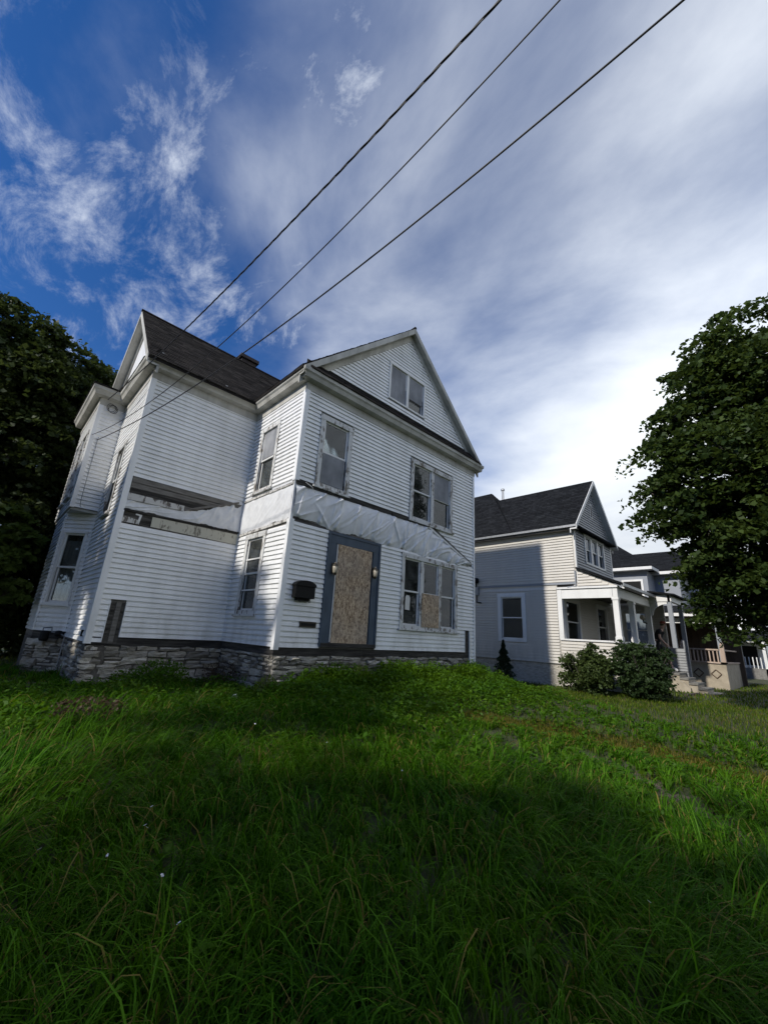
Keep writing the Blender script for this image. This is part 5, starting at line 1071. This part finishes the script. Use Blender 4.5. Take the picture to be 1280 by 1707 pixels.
weed_clump((-.25, -.35), 500, .42, .22, .06, 'bright_leaf', 'bright green weed at the front corner of the foundation', 73)
weed_clump((-1.35, 1.75), 1200, .50, .5, .055, 'weed_leaf', 'green weed bush against the wing foundation', 74)
for i_, (x_, y_, n_, h_, r_, sz_, mt_, lb_) in enumerate(((.75, -.22, 500, .40, .24, .05, 'weed_leaf', 'leafy green weed below the mailbox'), (1.35, -.25, 380, .46, .20, .045, 'weed_leaf', 'leafy green weed below the left side of the boarded door'), (2.05, -.22, 420, .50, .22, .05, 'bright_leaf', 'pale leafy weed below the middle of the boarded door'),
        (2.75, -.28, 520, .48, .28, .055, 'weed_leaf', 'leafy weed just right of the boarded door'), (3.55, -.24, 450, .44, .22, .045, 'weed_leaf', 'leafy weed below the left end of the triple window'), (4.4, -.30, 560, .52, .30, .055, 'weed_leaf', 'tall leafy weed below the boarded pane of the triple window'), (5.2, -.24, 420, .40, .24, .045, 'bright_leaf', 'pale weed below the right end of the triple window'),
        (6.1, -.28, 460, .48, .26, .05, 'weed_leaf', 'leafy weed by the torn siding at the right end of the front wall'), (6.85, -.1, 420, .55, .26, .05, 'weed_leaf', 'tall weed at the right front corner of the white house'), (-1.9, 2.0, 420, .34, .26, .05, 'weed_leaf', 'small green weed under the torn hole in the wing siding'))):
    weed_clump((x_, y_), n_, h_, r_, sz_, mt_, lb_, 200 + i_)
# small white flowers
FLW = [(270, 1460, .24), (298, 1540, .22), (242, 1376, .22), (180, 1426, .2), (66, 1416, .2), (245, 1380, .2), (425, 1207, .2), (253, 1345, .22), (790, 1225, .2), (670, 1285, .2), (825, 1352, .2), (1082, 1504, .22), (545, 1238, .2), (668, 1300, .2)]
m = MB()
for k in range(6):
    a = k * math.pi / 3; m.add([(0, 0, 0), (.016 * math.cos(a - .4), .016 * math.sin(a - .4), .006), (.026 * math.cos(a), .026 * math.sin(a), .004), (.016 * math.cos(a + .4), .016 * math.sin(a + .4), .006)], [(0, 1, 2, 3)])
for i_, v_ in enumerate(m.v): m.v[i_] = tuple(c * .42 for c in v_)
PET = m.mesh('flower_head', 'petal'); m = MB(); m.tube([(0, 0, -.26), (.01, 0, -.12), (0, 0, 0)], .0022, 4); STM = m.mesh('flower_stem', 'grass_blade')
FLW.sort(); ORD = 'first second third fourth fifth sixth seventh eighth ninth tenth eleventh twelfth thirteenth fourteenth'.split()
for i, (px, py, h) in enumerate(FLW):
    dist = 4.0
    for _ in range(12):
        p = at(px, py, dist); gap = p.z - (float(gz(p.x, p.y)) + h + .06); dist *= 1 + .5 * gap / 1.3 if abs(gap) > .002 else 1
    t = thing('white_flower', (p.x, p.y, float(gz(p.x, p.y))), 'small white wildflower in the long grass, ' + ORD[i] + ' from the left', 'flower', 'white wildflowers in the grass')
    for nm, me in (('flower_head', PET), ('flower_stem', STM)):
        o = link(nm, me, t); o.location = p; o.rotation_euler = (random.uniform(-.6, .6), random.uniform(-.6, .6), random.uniform(0, 6))
# crumpled scraps
def scrap(px, py, dist, s, label, seed):
    p = at(px, py, dist); p.z = float(gz(p.x, p.y)) + .10; r = random.Random(seed); m = MB(); n = 5
    for i in range(n):
        for j in range(n): m.v.append((p.x + (i / (n - 1) - .5) * s + r.uniform(-.2, .2) * s, p.y + (j / (n - 1) - .5) * s * .8 + r.uniform(-.2, .2) * s, p.z + r.uniform(-.22, .35) * s))
    m.f = [(i * n + j, (i + 1) * n + j, (i + 1) * n + j + 1, i * n + j + 1) for i in range(n - 1) for j in range(n - 1)]
    m2 = m; m2.add([(x, y, z - .006) for x, y, z in m.v[:]], [tuple(reversed(f)) for f in m.f[:]]); tag(m.build('paper_scrap', 'litter'), label, 'litter')
scrap(398, 1690, 1.75, .05, 'crumpled white scrap in the grass at the bottom of the picture', 3)
scrap(387, 1152, 7.9, .16, 'white scrap lying at the front corner of the stone foundation', 5)

# ------------------------------------------------------------------ person on the neighbour's steps
def skin_mesh(name, joints, edges, root, sub=2):
    me = bpy.data.meshes.new(name); me.from_pydata([j[0] for j in joints], edges, []); o = bpy.data.objects.new(name, me); COL.objects.link(o)
    md = o.modifiers.new('s', 'SKIN'); md.use_smooth_shade = True; o.modifiers.new('d', 'SUBSURF').levels = sub
    for i, j in enumerate(joints): me.skin_vertices[0].data[i].radius = (j[1], j[2] if len(j) > 2 else j[1]); me.skin_vertices[0].data[i].use_root = (i == root)
    dg = bpy.context.evaluated_depsgraph_get(); out = bpy.data.meshes.new_from_object(o.evaluated_get(dg)); bpy.data.objects.remove(o); out.name = name
    for p in out.polygons: p.use_smooth = True
    return out
def person():
    O = Vector((15.62, -2.68, -.22)); t = thing('person', tuple(O), 'person in black T-shirt and shorts stepping down the porch steps', 'person')
    def P(f, s, z): return (O.x + s, O.y - f, O.z + z)                     # f: forward (to the street), s: sideways (to +x)
    J = {'pel': (P(.0, 0, .90), .115, .13), 'sp1': (P(.05, 0, 1.05), .105, .125), 'sp2': (P(.14, 0, 1.22), .115, .14), 'neck0': (P(.22, 0, 1.38), .075), 'neck': (P(.26, 0, 1.45), .048), 'hd1': (P(.29, 0, 1.53), .072, .08), 'hd2': (P(.33, 0, 1.61), .088, .085), 'hd3': (P(.35, 0, 1.68), .062),
         'lsh': (P(.20, -.18, 1.36), .058), 'lel': (P(.20, -.25, 1.08), .042), 'lwr': (P(.36, -.22, .88), .030), 'lhd': (P(.42, -.20, .82), .034, .022), 'lf1': (P(.47, -.17, .76), .010), 'lf2': (P(.48, -.195, .75), .010), 'lf3': (P(.475, -.22, .755), .010), 'lf4': (P(.46, -.24, .765), .009), 'lth': (P(.46, -.15, .82), .011),
         'rsh': (P(.20, .18, 1.36), .058), 'rel': (P(.10, .25, 1.10), .042), 'rwr': (P(.24, .25, .88), .030), 'rhd': (P(.28, .24, .81), .034, .022), 'rf1': (P(.31, .22, .74), .010), 'rf2': (P(.31, .245, .735), .010), 'rf3': (P(.30, .265, .74), .010), 'rf4': (P(.285, .28, .75), .009), 'rth': (P(.33, .21, .79), .011),
         'lhp': (P(.0, -.095, .86), .098), 'lkn': (P(.12, -.10, .46), .060), 'lan': (P(-.02, -.10, .09), .040), 'lto': (P(.16, -.11, .035), .034),
         'rhp': (P(.0, .095, .86), .098), 'rkn': (P(.30, .10, .52), .060), 'ran': (P(.42, .10, -.02), .040), 'rto': (P(.60, .11, -.12), .034)}
    E = [('pel', 'sp1'), ('sp1', 'sp2'), ('sp2', 'neck0'), ('neck0', 'neck'), ('neck', 'hd1'), ('hd1', 'hd2'), ('hd2', 'hd3'), ('neck0', 'lsh'), ('lsh', 'lel'), ('lel', 'lwr'), ('lwr', 'lhd'), ('neck0', 'rsh'), ('rsh', 'rel'), ('rel', 'rwr'), ('rwr', 'rhd'), ('pel', 'lhp'), ('lhp', 'lkn'), ('lkn', 'lan'), ('lan', 'lto'), ('pel', 'rhp'), ('rhp', 'rkn'), ('rkn', 'ran'), ('ran', 'rto')]
    for s in 'lr': E += [(s + 'hd', s + f) for f in ('f1', 'f2', 'f3', 'f4', 'th')]
    def sub(keys, edges, grow, name, mat, lerp=()):
        ks = list(keys); js = [(J[k][0],) + tuple(r + grow for r in J[k][1:]) for k in ks]; es = [(ks.index(a), ks.index(b)) for a, b in edges if a in ks and b in ks]
        for a, b, f in lerp:
            p = Vector(J[a][0]).lerp(Vector(J[b][0]), f); ra = J[a][1] * (1 - f) + J[b][1] * f; js.append((tuple(p), ra + grow)); es.append((ks.index(a), len(js) - 1))
        me = skin_mesh(name, js, es, 0); me.materials.clear(); me.materials.append(MATS[mat]); return link(name, me, t)
    body = sub(J.keys(), E, 0, 'body', 'skin')
    sub(['sp2', 'sp1', 'neck0', 'lsh', 'rsh', 'pel'], E, .022, 'shirt', 'black_cloth', [('lsh', 'lel', .55), ('rsh', 'rel', .55)])
    sub(['pel', 'lhp', 'rhp'], E, .020, 'shorts', 'black_cloth', [('lhp', 'lkn', .85), ('rhp', 'rkn', .85)])
    for s in 'lr': sub([s + 'an', s + 'to'], E, .016, 'shoe', 'white_cloth' if s == 'r' else 'black_cloth')
    h = Vector(J['hd2'][0]); m = MB(); m.lathe((h.x, h.y + .015, h.z + .005), [(.105, .03), (.108, .05), (.098, .09), (.06, .125), (0, .135)], 12); m.prism([(h.x - .07, h.y - .09, h.z + .035), (h.x + .07, h.y - .09, h.z + .035), (h.x + .05, h.y - .19, h.z + .015), (h.x - .05, h.y - .19, h.z + .015)], [(h.x - .07, h.y - .09, h.z + .045), (h.x + .07, h.y - .09, h.z + .045), (h.x + .05, h.y - .19, h.z + .025), (h.x - .05, h.y - .19, h.z + .025)]); m.build('cap', 'cap_red', t, True)
    m = MB(); m.lathe((h.x, h.y - .098, h.z - .02), [(0, -.02), (.016, -.012), (.012, .015), (0, .03)], 6); m.build('nose', 'skin', t, True)
    for s in (-1, 1): m = MB(); m.lathe((h.x + s * .032, h.y - .083, h.z + .008), [(0, -.009), (.009, 0), (0, .009)], 6); m.build('eye', 'black_metal', t, True)
    m = MB(); m.tube([(h.x - .025, h.y - .084, h.z - .055), (h.x, h.y - .092, h.z - .056), (h.x + .025, h.y - .084, h.z - .055)], .006, 5); m.build('mouth', 'cap_red', t, True)
    m = MB(); m.lathe((h.x, h.y + .03, h.z - .03), [(.05, -.05), (.085, 0), (.10, .05)], 10); m.build('hair', 'brown_wood', t, True)
person()
